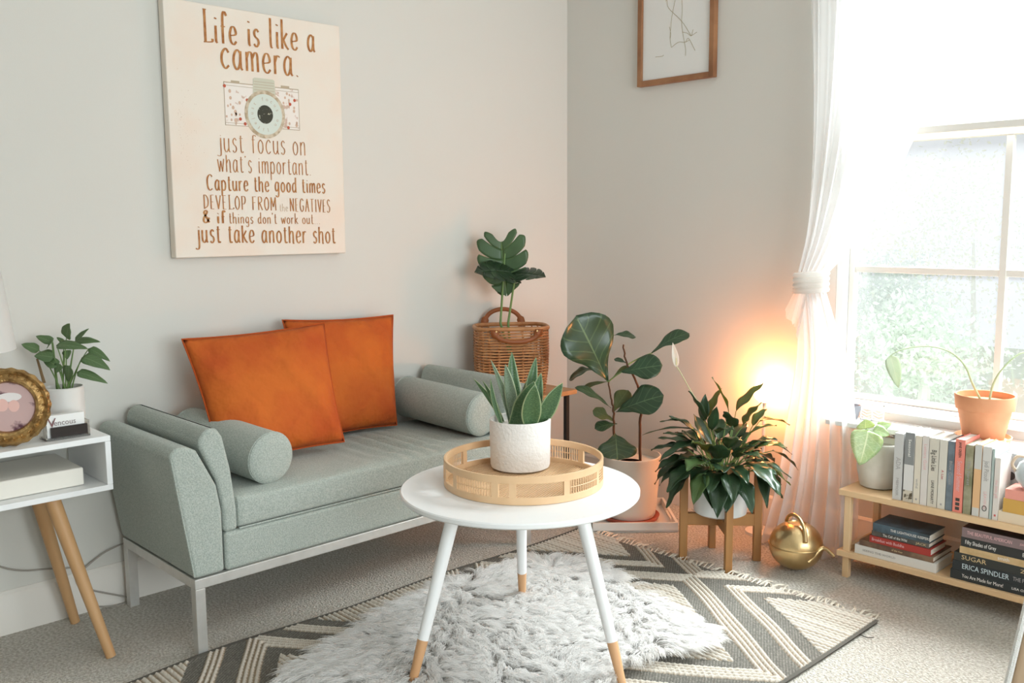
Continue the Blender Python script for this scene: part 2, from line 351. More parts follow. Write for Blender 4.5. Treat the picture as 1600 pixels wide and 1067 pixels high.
rod = mb.build('curtain_rod', BRASS); tag(rod, 'curtain rod holding the sheer curtain above the window', 'curtain rod')
for x in (1.14, 2.55): mbb = MB(); mbb.bar((x, 0, 2.47), (x, -.075, 2.47), .012); mbb.build('bracket', BRASS, rod)

# ledge under the window
ld = thing('wall_ledge', 'narrow white wall ledge under the window behind the books', 'ledge', (1.9, -.05, .48))
mb = MB(); mb.box(1.38, 2.5, -.135, -.001, .484, .502); mb.build('board', WHITE, ld, bevel=.003)
for x in (1.6, 2.3): mb = MB(); mb.prism([(-.001, .484), (-.11, .484), (-.001, .40)], x - .008, x + .008, 0); mb.build('bracket', WHITE, ld)

# garden beyond the glass, leaf and bark colours paled to imitate overexposure
def garden(name, cx, cy, h, w, col, col2, label, n, seed):
    rg = np.random.default_rng(seed); o = thing(name, label, 'tree', (cx, cy, -3))
    mb = MB(); mb.tube([(cx, cy, -3), (cx + .1, cy, h - w * .8), (cx, cy, h + .2)], [.10, .06, .02], 8); mb.build('trunk', mat('garden_bark', (.82, .80, .74), .9), o)
    V = []; F = []; cl = rg.normal(size=(26, 3)) * np.array([w * .42, w * .3, w * .5]) + np.array([cx, cy, h])
    k = rg.integers(0, 26, n); c = cl[k] + rg.normal(size=(n, 3)) * .13 * (1 + w)
    a = rg.normal(size=(n, 3)); a /= np.linalg.norm(a, axis=1)[:, None]; b = np.cross(a, rg.normal(size=(n, 3))); b /= np.linalg.norm(b, axis=1)[:, None]
    s = rg.uniform(.02, .05, n)[:, None]; V = np.stack([c - a * s, c - b * s * .5, c + a * s, c + b * s * .5], 1).reshape(-1, 3)
    mb = MB(); mb.add(V, np.arange(4 * n).reshape(-1, 4).tolist()); f = mb.build('foliage', mat(name + label[:6], col, .8, noise=(1.2, col2, .4, .6), transl=.5), o, fix=False); f['kind'] = 'stuff'
ga = ony(1432, 545, 6.0); gb = ony(1520, 400, 12.0); gd = ony(1385, 470, 9.0)
garden('garden_tree', ga[0], 6.0, ga[2], .42, (.60, .70, .58), (.76, .82, .72), 'pale green leafy shrub tree low outside the window', 5000, 3)
garden('garden_tree', gb[0], 12.0, gb[2], 2.2, (.97, .92, .66), (.97, .95, .82), 'pale yellow autumn tree farther outside behind the green one', 3600, 5)
garden('garden_tree', gd[0], 9.0, gd[2], .42, (.62, .72, .64), (.78, .84, .76), 'slim grey green tree outside at the curtain side of the window', 2600, 8)
mb = MB(); mb.box(-14, 12, .8, 30, -3.1, -3.0); struct('ground', mb, mat('lawn', (.55, .6, .42), .9), smooth=False)

# ================================================================== WALL ART
XC = .040
b0 = onx(275, 404, XC); b1 = onx(542, 395, XC); t1 = onx(529, 42, XC)
cy0, cy1, cz0, cz1 = b0[1], (b1[1] + t1[1]) / 2, (b0[2] + b1[2]) / 2, t1[2] + .003
cv = thing('canvas_print', 'large cream canvas with brown hand lettering and a camera drawing above the settee', 'wall art', (0.02, (cy0 + cy1) / 2, cz0))
CANV = mat('canvas_cream', (.84, .765, .67), .85, noise=(5, (.86, .70, .58), .45, .8), bump=(350, .25, .001))
mb = MB(); mb.box(.003, XC, cy0, cy1, cz0, cz1); mb.build('canvas', CANV, cv, bevel=.004)
INK = mat('ink_brown', (.36, .125, .03), .8, noise=(60, (.52, .25, .09), .35, .65))
INKP = mat('ink_pale', (.62, .47, .34), .8)
G = {
 'a': (5, "4,4.3 2.4,5.2 .8,3.8 .6,1.5 2,0 3.6,1.6 4,4.6", "4,5 4,1 4.8,0"), 'b': (4.6, ".6,9 .6,0", ".6,3.6 2.2,5 4,3.6 3.8,1 2,0 .6,1"),
 'c': (4.4, "4,4.2 2.6,5.2 .8,3.8 .6,1.6 2.2,0 4,.9"), 'd': (5, "4,4.2 2.4,5 .8,3.8 .6,1.4 2,0 3.7,1.4", "4,9.2 4,1 4.8,0"),
 'e': (4.6, ".7,2.5 3.9,3.1 3.2,5 1.6,5 .5,3 1,.8 2.6,0 4.2,1"), 'f': (3.6, "3.8,8.2 2.8,9.3 1.6,8 1.5,0", ".4,5 3,5"),
 'g': (5, "4,4.3 2.4,5.2 .8,3.8 .7,1.6 2,.4 3.8,1.8", "4,5 4,-2 2.6,-3.8 .8,-2.6"), 'h': (5, ".6,9 .6,0", ".6,3.4 2.2,5 3.8,4.2 4,0 4.7,0"),
 'i': (2, "1,5 1,.8 1.7,0", ".9,6.9 1.1,7.3"), 'j': (2.2, "1.6,5 1.6,-2.2 .4,-3.8 -1.4,-3.2", "1.5,6.9 1.7,7.3"), 'k': (4.6, ".6,9 .6,0", "3.8,5 .8,2.3", "1.4,2.8 3,1 4.5,0"),
 'l': (2.4, ".8,9 .8,1 1.9,0"), 'm': (7, ".6,5 .6,0", ".6,3.4 1.8,5 3.2,4.4 3.4,0", "3.4,3.4 4.8,5 6,4.4 6.2,0"), 'n': (5, ".6,5 .6,0", ".6,3.4 2.2,5 3.8,4.4 4,0"),
 'o': (4.8, "2.3,5.1 .7,3.8 .7,1.3 2.3,0 4,1.3 4,3.8 2.3,5.1"), 'p': (4.8, ".6,5 .6,-3.8", ".6,3.8 2.2,5.1 4,3.7 3.8,1 2.2,0 .6,1"), 'r': (3.6, ".6,5 .6,0", ".6,3.2 1.8,4.9 3.3,4.7"),
 's': (3.8, "3.3,4.4 2,5.2 .8,4.2 1.2,3 2.8,2.2 3.2,1 1.8,-.1 .4,.7"), 't': (3.4, "1.5,8 1.5,1 2.6,0 3.2,.5", ".2,5.3 3,5.3"), 'u': (5, ".6,5 .7,1.2 2.2,0 3.8,1.4", "4,5 4,1 4.7,0"),
 'v': (4.4, ".3,5 2.2,0", "2.2,0 4,5"), 'w': (6.4, ".3,5 1.9,0", "1.9,0 3.2,4.4", "3.2,4.4 4.6,0", "4.6,0 6,5.4"), 'x': (4, ".4,5 3.8,0", "3.8,5 .4,0"), 'y': (4.6, ".4,5 2.3,.6", "4,5 2,-2.6 .6,-3.6"),
 'L': (5, "1.4,9.4 1.5,0", ".5,9.4 2.5,9.4", ".4,0 5,.3 5.4,1.2"), 'C': (6.6, "5.6,7.4 4,9 2,8 .8,5 1.2,1.6 3,0 5.6,.8"), 'D': (5, ".8,9 .9,0", ".3,9 2.6,8.6 4.4,6 4,2 .6,0"), 'E': (3.8, ".7,9 .7,0", ".7,9 3.3,9", ".7,4.6 2.8,4.6", ".7,0 3.4,0"),
 'F': (4.4, ".8,9 .8,0", ".3,8.9 4,8.9", ".8,4.8 3.2,5"), 'R': (4.8, ".7,9 .7,0", ".7,9 3.4,8.6 3.6,5.8 .7,4.6", "1.8,4.8 4.4,0"), 'O': (5, "2.6,9 .8,6.6 .8,2.4 2.6,0 4.4,2.4 4.4,6.6 2.6,9"), 'M': (6.2, ".6,0 .9,9", ".9,9 3,2.4", "3,2.4 5.2,9", "5.2,9 5.5,0"),
 'P': (4.6, ".8,9 .8,0", ".4,9 3.4,8.6 4,6.2 3,4 .8,3.8"), 'V': (4.8, ".3,9 2.4,0", "2.4,0 4.5,9"), 'N': (5.2, ".7,9 .7,0", ".7,9 4.4,0", "4.4,0 4.4,9"), 'A': (5, ".4,0 2.6,9", "2.6,9 4.6,0", "1.2,3.4 3.8,3.4"), 'T': (4.6, "2.3,9 2.3,0", ".2,9 4.4,9"),
 'I': (2, "1,9 1,0"), 'S': (4.4, "3.9,8 2.2,9.2 .8,7.4 1.8,5.2 3.6,3.6 3.4,1 1.6,-.1 .3,1"), 'G': (5.4, "4.6,7.6 2.8,9 1,6.8 .8,2.8 2.6,0 4.6,1.6 4.6,4", "3,4 5,4"), '&': (6, "5.4,.2 2,6 1.4,7.8 2.8,9 3.8,7.6 1.2,3.8 .8,1.4 2.4,0 4.4,1.4 5.4,3.8"),
 "'": (1.6, ".8,9 .6,7.6"), '.': (1.8, ".7,0 1,.25"), ' ': (3.2,)}
NST = [0]
def lettering(s, y0, z0, y1, cap, pen, name='lettering', m=INK, up=9, z1=None, comp=1., dcomp=.7):
    sc = cap / up; adv = sum(G[c][0] for c in s) + 1.5 * (len(s) - 1); kx = (y1 - y0) / (adv * sc); mb = MB(); x = 0; X = XC + .0008
    for c in s:
        for st in G[c][1:]:
            pts = crom([tuple(map(float, p.split(','))) for p in st.split()], 5)
            NST[0] += 1; X = XC + .0008 + (NST[0] % 12) * 4e-5; vy = lambda t: (t if 0 <= t <= 5.2 else (5.2 + (t - 5.2) * comp if t > 0 else t * dcomp)) * sc
            q = np.array([((x + p[0]) * sc * kx, vy(p[1])) for p in pts])
            if len(q) == 2: q = np.linspace(q[0], q[1], 4)
            T = np.gradient(q, axis=0); T /= np.linalg.norm(T, axis=1)[:, None] + 1e-9; Nn = np.stack([-T[:, 1], T[:, 0]], 1)
            wd = pen * (.38 + .62 * np.abs(T[:, 1]) ** 1.3)[:, None]
            a, b = q + Nn * wd / 2, q - Nn * wd / 2; P = np.zeros((len(q), 2, 3))
            for i in range(len(q)):
                zz = z0 if z1 is None else z0 + (z1 - z0) * (x * sc * kx) / (y1 - y0)
                P[i, 0] = (X, y0 + a[i, 0], zz + a[i, 1]); P[i, 1] = (X, y0 + b[i, 0], zz + b[i, 1])
            mb.grid(P)
        x += G[c][0] + 1.5
    return mb.build(name, m, cv, smooth=False, fix=False)
def line(s, p0, p1, cap, pen, m=INK, up=9, comp=1., dcomp=.7):
    a = onx(*p0, XC); b = onx(*p1, XC); return lettering(s, a[1], a[2], b[1], cap, pen, m=m, up=up, z1=b[2], comp=comp, dcomp=dcomp)
line('Life is like a', (317, 65), (492, 81), .098, .0088)
line('camera.', (345, 106), (467, 120), .064, .0088, up=5.2)
line('just focus on', (342, 237), (478, 243), .045, .0040, up=5, comp=.35, dcomp=.4)
line("what's important.", (340, 268), (486, 274), .040, .0038, up=5, comp=.45)
line('Capture the good times', (323, 297), (508, 302), .033, .0056, up=5, comp=.65)
line('DEVELOP FROM', (318, 326), (432, 329), .045, .0042, comp=1); line('the', (437, 330), (450, 330), .026, .0025, m=INKP); line('NEGATIVES', (453, 330), (516, 332), .045, .0042)
line('& if', (317, 348), (352, 349), .040, .0075); line("things don't work out...", (358, 349), (500, 350), .021, .0036, up=5, comp=.95)
line('just take another shot', (308, 379), (524, 380), .041, .0062, up=5, comp=.5)
# the drawn camera
cp = lambda px, py, d=.0006: onx(px, py, XC) + np.array([d, 0, 0])
yA, zA = cp(349, 127)[1:]; yB, zB = cp(468.5, 204)[1:]
def rect(mb, ya, yb, za, zb, d): mb.box(XC, XC + d, ya, yb, za, zb)
mb = MB(); rect(mb, yA, yB, zB, zA, .0005); mb.build('camera_body_print', mat('print_floral', (.86, .80, .74), .8, noise=(38, (.62, .45, .36), .60, .66)), cv, smooth=False)
OUT = mat('print_outline', (.50, .40, .28), .8)
mb = MB()
for (a, b, c, d) in ((yA, yB, zA - .003, zA), (yA, yB, zB, zB + .002), (yA, yB, zB + .008, zB + .0095), (yA, yB, zA - .012, zA - .0105), (yA, yA + .002, zB, zA), (yB - .002, yB, zB, zA)): rect(mb, a, b, c, d, .0009)
yk, zk = cp(367, 122)[1:]; rect(mb, yk - .015, yk + .015, zA, zA + .006, .0009); yk2 = cp(446, 133)[1]; rect(mb, yk2 - .018, yk2 + .014, zA, zA + .007, .0009)
mb.build('camera_outline_print', OUT, cv, smooth=False)
yc, zc = cp(414, 179)[1:]
mb = MB(); za = cp(413, 123)[2]; mb.prism([(yc - .045, zc + .03), (yc + .045, zc + .03), (yc + .040, za - .004), (yc + .034, za), (yc - .034, za), (yc - .040, za - .004)], XC, XC + .0011, 0)
mb.build('viewfinder_print', mat('print_sage', (.62, .61, .49), .8), cv, smooth=False)
mb = MB()
for k in range(7): rect(mb, yc - .038, yc + .038, zc + .052 + k * .009, zc + .0535 + k * .009, .0014)
mb.build('viewfinder_lines_print', OUT, cv, smooth=False)
def disc(name, r, d, m, n=48, yy=None, zz=None):
    mb = MB(); mb.prism([((yy or yc) + r * .95 * math.cos(2 * PI * k / n), (zz or zc) + r * math.sin(2 * PI * k / n)) for k in range(n)], XC, XC + d, 0); return mb.build(name, m, cv, smooth=False)
disc('lens_rim_print', .080, .0015, mat('print_brown', (.44, .34, .22), .8, noise=(60, (.66, .56, .42), .4, .6)))
disc('lens_ring_print', .068, .0019, mat('print_mint', (.68, .73, .66), .8)); disc('lens_center_print', .031, .0023, mat('print_dark', (.05, .05, .035), .8, noise=(90, (.55, .55, .42), .6, .68)))
for i, ch in enumerate("just focus on life"):
    if ch == ' ': continue
    an = math.radians(200 - i * 20); t = text(ch, 'lettering', (XC + .0021, yc + .050 * math.cos(an), zc + .051 * math.sin(an)), (0, math.sin(an), -math.cos(an)), (0, math.cos(an), math.sin(an)), .017, OUT, cv, 'CENTER', ext=0)
BERRY = mat('print_berry', (.50, .10, .05), .8)
for (px, py) in ((350.5, 134), (386, 156.5), (375.5, 186), (383, 193.5), (460, 157), (453, 163), (450.5, 199.5)): y_, z_ = cp(px, py)[1:]; disc('berry_print', .0055, .0012, BERRY, 14, y_, z_)
BUD = mat('print_bud', (.66, .46, .34), .8)
mbs = MB()
for k in range(60):
    y_ = yA + .006 + (yB - yA - .012) * random.random(); z_ = zB + .012 + (zA - zB - .03) * random.random()
    if (y_ - yc) ** 2 + (z_ - zc) ** 2 < .084 ** 2: continue
    q = random.uniform(.003, .0055); mbs.prism([(y_ + q * math.cos(a), z_ + 1.3 * q * math.sin(a)) for a in np.linspace(0, 2 * PI, 9)[:-1]], XC, XC + .001, 0)
mbs.build('blossom_print', BUD, cv, smooth=False)['kind'] = 'stuff'
SP = MB()
for k in range(90):
    y_ = cy0 + .03 + abs(random.gauss(0, .03)); z_ = random.gauss(cz0 + .42, .07); q = random.uniform(.0006, .0016); SP.box(XC, XC + .0005, y_, y_ + q, z_, z_ + q)
SP.build('speckle_print', INKP, cv, smooth=False)['kind'] = 'stuff'

# framed drawing on the back wall
YF = -.030
q0 = ony(995, 134.8, YF); q1 = ony(1114, 121, YF); fx0, fx1, fz0 = q0[0], q1[0], (q0[2] + q1[2]) / 2; fz1 = fz0 + .50; fw = .022
pf = thing('framed_drawing', 'thin botanical line drawing in a brown wood frame on the corner wall', 'picture', ((fx0 + fx1) / 2, -.015, fz0))
FR = mat('walnut_frame', (.36, .17, .075), .5, noise=(9, (.22, .09, .035), .4, .7), bump=(60, .1, .001))
for a in ((fx0, fx0 + fw, fz0, fz1), (fx1 - fw, fx1, fz0, fz1), (fx0 + fw, fx1 - fw, fz0, fz0 + fw), (fx0 + fw, fx1 - fw, fz1 - fw, fz1)):
    mb = MB(); mb.box(a[0], a[1], YF, -.002, a[2], a[3]); mb.build('frame_rail', FR, pf, bevel=.002)
mb = MB(); mb.box(fx0 + fw, fx1 - fw, -.018, -.004, fz0 + fw, fz1 - fw); mb.build('paper', mat('art_paper', (.80, .79, .76), .8), pf, smooth=False)
mb = MB()
def pl(*pts):
    P = [ony(a, b, -.0185) for a, b in pts]; mb.tube(crom(P, 4), .0010, 4)
pl((1062, -40), (1066, 10), (1065, 33), (1067, 52), (1071, 75), (1071, 87)); pl((1042, 0), (1045, 13), (1065, 33), (1080, 56)); pl((1055, 0), (1050, 25), (1048, 45), (1047, 60), (1049, 74)); pl((1049, 74), (1060, 66), (1070, 66), (1078, 62))
pl((1080, 56), (1086, 52), (1089, 50)); pl((1071, 66), (1076, 60), (1086, 79)); pl((1046, 42), (1048, 52), (1047, 62)); pl((1024, 89), (1034, 88), (1037, 86)); pl((1040, 2), (1046, -6), (1052, -14)); pl((1066, 50), (1074, 52), (1080, 56), (1083, 46)); pl((1062, -40), (1050, -60), (1056, -90)); pl((1062, -40), (1078, -70), (1074, -100))
mb.build('ink_drawing', mat('ink_drawing', (.42, .36, .22), .8), pf)

# ================================================================== SETTEE
sf = thing('settee', 'grey green fabric settee on a brushed steel frame against the wall', 'sofa', (.3, -1.47, 0))
FX, BX, YL, YR = .555, .045, -2.124, -.800
YRB = YR
for (x0, y0) in ((FX - .03, YL), (BX, YL), (FX - .03, YR - .03), (BX, YR - .03)): mb = MB(); mb.box(x0, x0 + .03, y0, y0 + .03, 0, .195); mb.build('leg', STEEL, sf, bevel=.002)
mb = MB(); mb.box(FX - .03, FX, YL, YR, .195, .224); mb.box(BX, BX + .03, YL, YR, .195, .224); mb.box(BX + .03, FX - .03, YL, YL + .03, .195, .224); mb.box(BX + .03, FX - .03, YR - .03, YR, .195, .224); mb.build('rail', STEEL, sf, bevel=.002)
mb = MB(); mb.box(BX - .01, FX - .002, YL + .095, YR - .095, .224, .337); mb.build('base', SOFA, sf, bevel=.012, seg=3)
YM = (YL + YR) / 2
def mir(poly): return [(2 * YM - y, z) for y, z in poly][::-1]
arm = [(-2.124, .226), (-2.033, .226), (-2.033, .405), (-2.045, .48), (-2.098, .588), (-2.125, .604), (-2.158, .606), (-2.178, .588), (-2.150, .40)]
slab = [(-2.028, .335), (-1.984, .335), (-1.984, .40), (-1.998, .52), (-2.018, .615), (-2.033, .640), (-2.058, .645), (-2.082, .630), (-2.092, .600), (-2.043, .49), (-2.030, .41)]
def tilt(poly, k): return [(y, z) for y, z in poly]
for fn in (lambda q: q, mir):
    mb = MB(); mb.prism(fn(arm), .035, FX, 0); a = mb.build('outer_arm', SOFA, sf, bevel=.012, seg=3)
    mb = MB(); mb.prism(fn(slab), .035, FX - .006, 0); mb.build('inner_arm_cushion', SOFA, sf, bevel=.014, seg=3)
seam = [(-2.122, .232), (-2.147, .40), (-2.172, .575)]
for fn in (lambda q: q, mir):
    mb = MB(); mb.tube([(FX - .004, y, z) for y, z in fn(seam)], .0028, 6); mb.build('piping', SOFA, sf)
# seat cushion with its creases
nu, nv = 60, 110; P = np.zeros((nu, nv, 3)); ys0, ys1 = -1.992, 2 * YM + 1.992
def sup(t, n=5.): return np.sign(t) * (1 - (1 - abs(t)) ** 1)
pr = []
for k in range(nu):
    t = 2 * PI * k / nu; c, s_ = math.cos(t), math.sin(t); pr.append((np.sign(c) * abs(c) ** .22, np.sign(s_) * abs(s_) ** .22))
for k in range(nu):
    for j in range(nv):
        v = j / (nv - 1); y = ys0 + (ys1 - ys0) * v; e = 1 - .10 * max(0, (abs(2 * v - 1) - .97) / .03) ** 2
        x = .305 + pr[k][0] * .247 * e; z = .386 + pr[k][1] * .050 * e
        if pr[k][1] > .5:
            z += .010 * math.sin(PI * v) * (1 - (abs(x - .3) / .25) ** 3)
            cr = math.exp(-((v - .66) / .14) ** 2) * math.exp(-((x - .36) / .12) ** 2)
            z += .017 * cr * math.sin((v * 1.29 - x * .35) * 85 + 2.2 * math.sin(x * 22)) + .002 * math.sin(x * 40 + y * 13)
        P[k, j] = (x, y, z)
mb = MB(); mb.grid(P.transpose(1, 0, 2), wrap=True); mb.f.append(tuple(range(nu))[::-1]); mb.f.append(tuple((nv - 1) * nu + k for k in range(nu)))
mb.build('seat_cushion', SOFA, sf)
mb = MB(); mb.tube([(FX - .006, ys0 + .01, .340), (FX - .006, ys1 - .01, .340)], .003, 6); mb.build('seat_welt', SOFA, sf)
def bolster(a, b, r, label):
    a, b = np.array(a), np.array(b); d = b - a; L_ = np.linalg.norm(d); d /= L_
    o = thing('bolster', label, 'bolster cushion', tuple(a), 'bolsters on the settee')
    ts = [0, .0, .004, .012, .025, .05]; rs = [0, .45, .75, .92, .985, 1]
    pts = [a + d * .03 * t for t in (0, .02, .1, .35, 1)]; rr = [.001, r * .55, r * .85, r * .97, r]
    pts2 = [b - d * .03 * t for t in (1, .35, .1, .02, 0)]
    mid = [a + d * L_ * t for t in (.3, .5, .7)]
    mb = MB(); mb.tube(pts + mid + pts2, rr + [r, r * 1.01, r] + rr[::-1], 40, False); mb.build('cover', SOFA, o)
    q = np.cross(d, (0, 0, 1)); q /= np.linalg.norm(q); u = np.cross(q, d)
    for e in (a + d * .016, b - d * .016):
        mb = MB(); mb.tube([e + (q * math.cos(t) + u * math.sin(t)) * r * .975 for t in np.linspace(0, 2 * PI, 41)], .0028, 6, False); mb.build('piping', SOFA, o)
    return o
bolster((.06, -1.895, .535), (.515, -1.845, .513), .079, 'grey green bolster cushion at the side table end of the settee')
bolster((.06, -1.010, .535), (.515, -.995, .518), .079, 'grey green bolster cushion at the basket end of the settee')
def pillow(c00, c10, c11, c01, thick, label, seed=0, pinch=.045):
    """corners: bottom-left, bottom-right, top-right, top-left"""
    c = [np.array(q, float) for q in (c00, c10, c11, c01)]; o = thing('velvet_pillow', label, 'pillow', tuple((c[0] + c[1]) / 2), 'orange pillows on the settee'); mb = MB(); n = 30
    nn = np.cross(c[1] - c[0], c[3] - c[0]); nn /= np.linalg.norm(nn); rg = np.random.default_rng(seed); ph = rg.uniform(0, 6, 6)
    S_ = [np.zeros((n, n, 3)), np.zeros((n, n, 3))]
    for i in range(n):
        for j in range(n):
            u, v = i / (n - 1), j / (n - 1); pu, pv = 2 * u - 1, 2 * v - 1
            uu = .5 + .5 * pu * (1 - pinch * (1 - abs(pv) ** 2) * 1.0 - 0); vv = .5 + .5 * pv * (1 - pinch * (1 - pu * pu))
            p = c[0] * (1 - uu) * (1 - vv) + c[1] * uu * (1 - vv) + c[2] * uu * vv + c[3] * (1 - uu) * vv
            h = thick * ((1 - pu ** 4) * (1 - pv ** 4)) ** .55 * (1 - .15 * (pu * pu + pv * pv)) * (1 - .22 * pv)
            wr = .006 * math.sin(11 * (u + v) + ph[0] + 3 * math.sin(3 * u)) * max(0, abs(pu * pv)) * 1.6 + .004 * math.sin(17 * (u - .6 * v) + ph[1]) * (u ** 2) + .011 * math.exp(-((pu - .65 + .55 * (pv + .5)) / .10) ** 2) * (pv < .4) * (pu > -.1)
            S_[0][i, j] = p + nn * (h + wr * min(1, h / thick * 2)); S_[1][i, j] = p - nn * h * .8
    mb.grid(S_[0]); mb.grid(S_[1][:, ::-1]); cvr = mb.build('cover', VELVET, o)
    bm = bmesh.new(); bm.from_mesh(cvr.data); bmesh.ops.remove_doubles(bm, verts=bm.verts, dist=.0004); bmesh.ops.recalc_face_normals(bm, faces=bm.faces); bm.to_mesh(cvr.data); bm.free(); cvr.data.shade_smooth()
    E_ = [S_[0][i, 0] for i in range(n)] + [S_[0][n - 1, j] for j in range(1, n)] + [S_[0][i, n - 1] for i in range(n - 2, -1, -1)] + [S_[0][0, j] for j in range(n - 2, -1, -1)]
    mb = MB(); mb.tube(E_, .0028, 6, False); mb.build('seam', SEAM, o); return o
pillow((.15, -1.500, .452), onx(620, 664, .17), onx(614, 492, .075), onx(441, 500, .075), .062, 'orange velvet pillow standing behind and showing its darker top corner', 2)
pillow(onx(345, 730, .30), onx(538, 690, .33), onx(507, 504, .20), onx(284, 530, .15), .068, 'orange velvet pillow in front, overlapping the other orange pillow', 5)

# ================================================================== SIDE TABLE with its things
stt = thing('side_table', 'white open box side table on splayed round wooden legs', 'side table', (.18, -2.55, 0))
sx0, sx1, sy0, sy1, sz0, sz1, th = .025, .335, -2.95, -2.248, .466, .622, .016
mb = MB(); mb.box(sx0, sx1, sy0, sy1, sz1 - th, sz1); mb.build('top', WHITE, stt, bevel=.002)
mb = MB(); mb.box(sx0, sx1, sy0, sy1, sz0, sz0 + th); mb.build('bottom_shelf', WHITE, stt, bevel=.002)
for y in (sy0, sy1 - th): mb = MB(); mb.box(sx0, sx1, y, y + th, sz0 + th, sz1 - th); mb.build('side_panel', WHITE, stt, bevel=.002)
for (tx, ty, bx, by) in ((.29, -2.40, .38, -2.300), (.08, -2.385, .068, -2.290), (.29, -2.85, .38, -2.93), (.08, -2.85, .068, -2.93)):
    mb = MB(); mb.tube([(tx, ty, sz0), (bx, by, 0.002)], [.021, .0135], 20); mb.build('leg', OAK, stt)
mb = MB(); bb = onx(131, 738, .29); mb.box(.06, .29, -2.78, bb[1], sz0 + th + .001, sz0 + th + .052)
o = mb.build('white_box', mat('box_cream', (.84, .80, .72), .6), bevel=.005, seg=3); tag(o, 'flat cream box lying inside the white side table', 'box')
# lamp
lp = thing('table_lamp', 'white drum shade lamp cut off at the edge beside the pothos', 'lamp', (.17, -2.60, sz1))
mb = MB(); mb.lathe((.17, -2.60, sz1), [(.065, 0), (.065, .012), (.02, .025), (.012, .05), (.035, .09), (.045, .13), (.03, .18), (.01, .21), (.008, .28)], 32); mb.build('base', CERAM, lp)
mb = MB(); mb.lathe((.17, -2.60, sz1), [(.168, .255), (.140, .50), (.138, .50), (.166, .255)], 48, True); mb.build('lamp_shade', mat('lamp_linen', (.88, .87, .84), .8, transl=.4), lp)
# round gold photo frame
fc = np.array(onx(12, 636, .275)); gf = thing('photo_frame', 'round ornate gold photo frame at the edge beside the pothos', 'photo frame', (fc[0], fc[1], sz1))
nrm = np.array([.93, -.36, .12]); nrm /= np.linalg.norm(nrm); sd = np.cross((0, 0, 1), nrm); sd /= np.linalg.norm(sd); upv = np.cross(nrm, sd)
R0 = fc[2] - sz1 - .002
def ringp(prf, n=72, sc=0, nsc=22):
    P = np.zeros((len(prf), n, 3))
    for i, (r, d) in enumerate(prf):
        for k in range(n):
            t = 2 * PI * k / n; rr = r + sc * (i in (0, 1, len(prf) - 1)) * math.cos(nsc * t); P[i, k] = fc + (sd * math.cos(t) + upv * math.sin(t)) * rr + nrm * d
    return P
mb = MB(); mb.grid(ringp([(R0, 0), (R0, .006), (R0 * .93, .014), (R0 * .84, .008), (R0 * .72, .016), (R0 * .66, .014), (R0 * .62, .004), (R0 * .62, 0), (R0, 0)], 88, .0016), wrap=True); mb.build('frame_ring', GOLDW, gf)
mb = MB()
for k in range(26):
    t = 2 * PI * k / 26; p = fc + (sd * math.cos(t) + upv * math.sin(t)) * R0 * .80 + nrm * .009
    mb.tube([p - nrm * .004, p, p + nrm * .004], [.0035, .0045, .002], 6)
mb.build('scroll_beads', GOLDW, gf)
mb = MB(); P = ringp([(.0005, .003), (R0 * .3, .003), (R0 * .63, .003)], 48); mb.grid(P, wrap=True)
PH = mat('photo_print', (.62, .42, .40), .3, noise=(17, (.12, .04, .06), .5, .56)); mb.build('photo', PH, gf)
SK = mat('photo_faces', (.85, .52, .46), .35)
for (u, v, r) in ((-.012, .006, .017), (.015, .002, .016)):
    mb = MB(); mb.prism([(0, 0)] * 3, 0, 0, 0) if 0 else None
    c_ = fc + sd * u + upv * v + nrm * .0034; V = [c_ + (sd * math.cos(a) * .85 + upv * math.sin(a)) * r for a in np.linspace(0, 2 * PI, 17)[:-1]]; mb.add(V, [tuple(range(16))]); mb.build('photo_face_patch', SK, gf, smooth=False)
mb = MB(); c_ = fc + upv * .026 + nrm * .0032 + sd * .005; mb.add([c_ + (sd * math.cos(a) * .030 + upv * math.sin(a) * .012) for a in np.linspace(0, 2 * PI, 17)[:-1]], [tuple(range(16))]); mb.build('photo_light_patch', mat('photo_light', (.86, .80, .78), .35), gf, smooth=False)
mb = MB(); mb.bar(fc - nrm * .004, fc - nrm * .05 - np.array([0, 0, R0 - .003]), .02, .003); mb.build('easel_leg', BLACK, gf)
# card holder
c0 = onx(72, 682, .285); c1 = onx(137, 676, .285)
ch = thing('card_holder', 'clear acrylic holder of white business cards with a black front', 'card holder', (.27, (c0[1] + c1[1]) / 2, sz1))
ACR = bpy.data.materials.new('acrylic'); ACR.use_nodes = True; pb = ACR.node_tree.nodes['Principled BSDF']; pb.inputs['Transmission Weight'].default_value = .85; pb.inputs['Roughness'].default_value = .08; pb.inputs['IOR'].default_value = 1.3; pb.inputs['Base Color'].default_value = (.95, .92, .86, 1)
ya, yb = c0[1] - .003, c1[1] + .004; dz = sz1
mb = MB(); mb.box(.235, .295, ya, yb, dz, dz + .006); mb.box(.235, .295, ya, ya + .004, dz + .006, dz + .045); mb.box(.235, .295, yb - .004, yb, dz + .006, dz + .045); mb.build('holder', ACR, ch, bevel=.001)
mb = MB(); mb.box(.288, .293, ya + .014, yb - .006, dz + .008, dz + .036); mb.build('front_card', mat('card_black', (.02, .012, .01), .25), ch)
mb = MB(); mb.box(.262, .284, ya + .005, yb - .010, dz + .006, dz + .068); mb.build('cards', mat('card_white', (.88, .88, .86), .6), ch, bevel=.001)
text('Vencous', 'lettering', (.2852, ya + .012, dz + .046), (0, 1, 0), (0, 0, 1), .022, mat('card_ink', (.25, .2, .2), .6), ch, width=.075)
text('V', 'lettering', (.2856, ya + .009, dz + .047), (0, 1, 0), (0, 0, 1), .036, mat('card_ink_red', (.20, .08, .08), .6), ch)

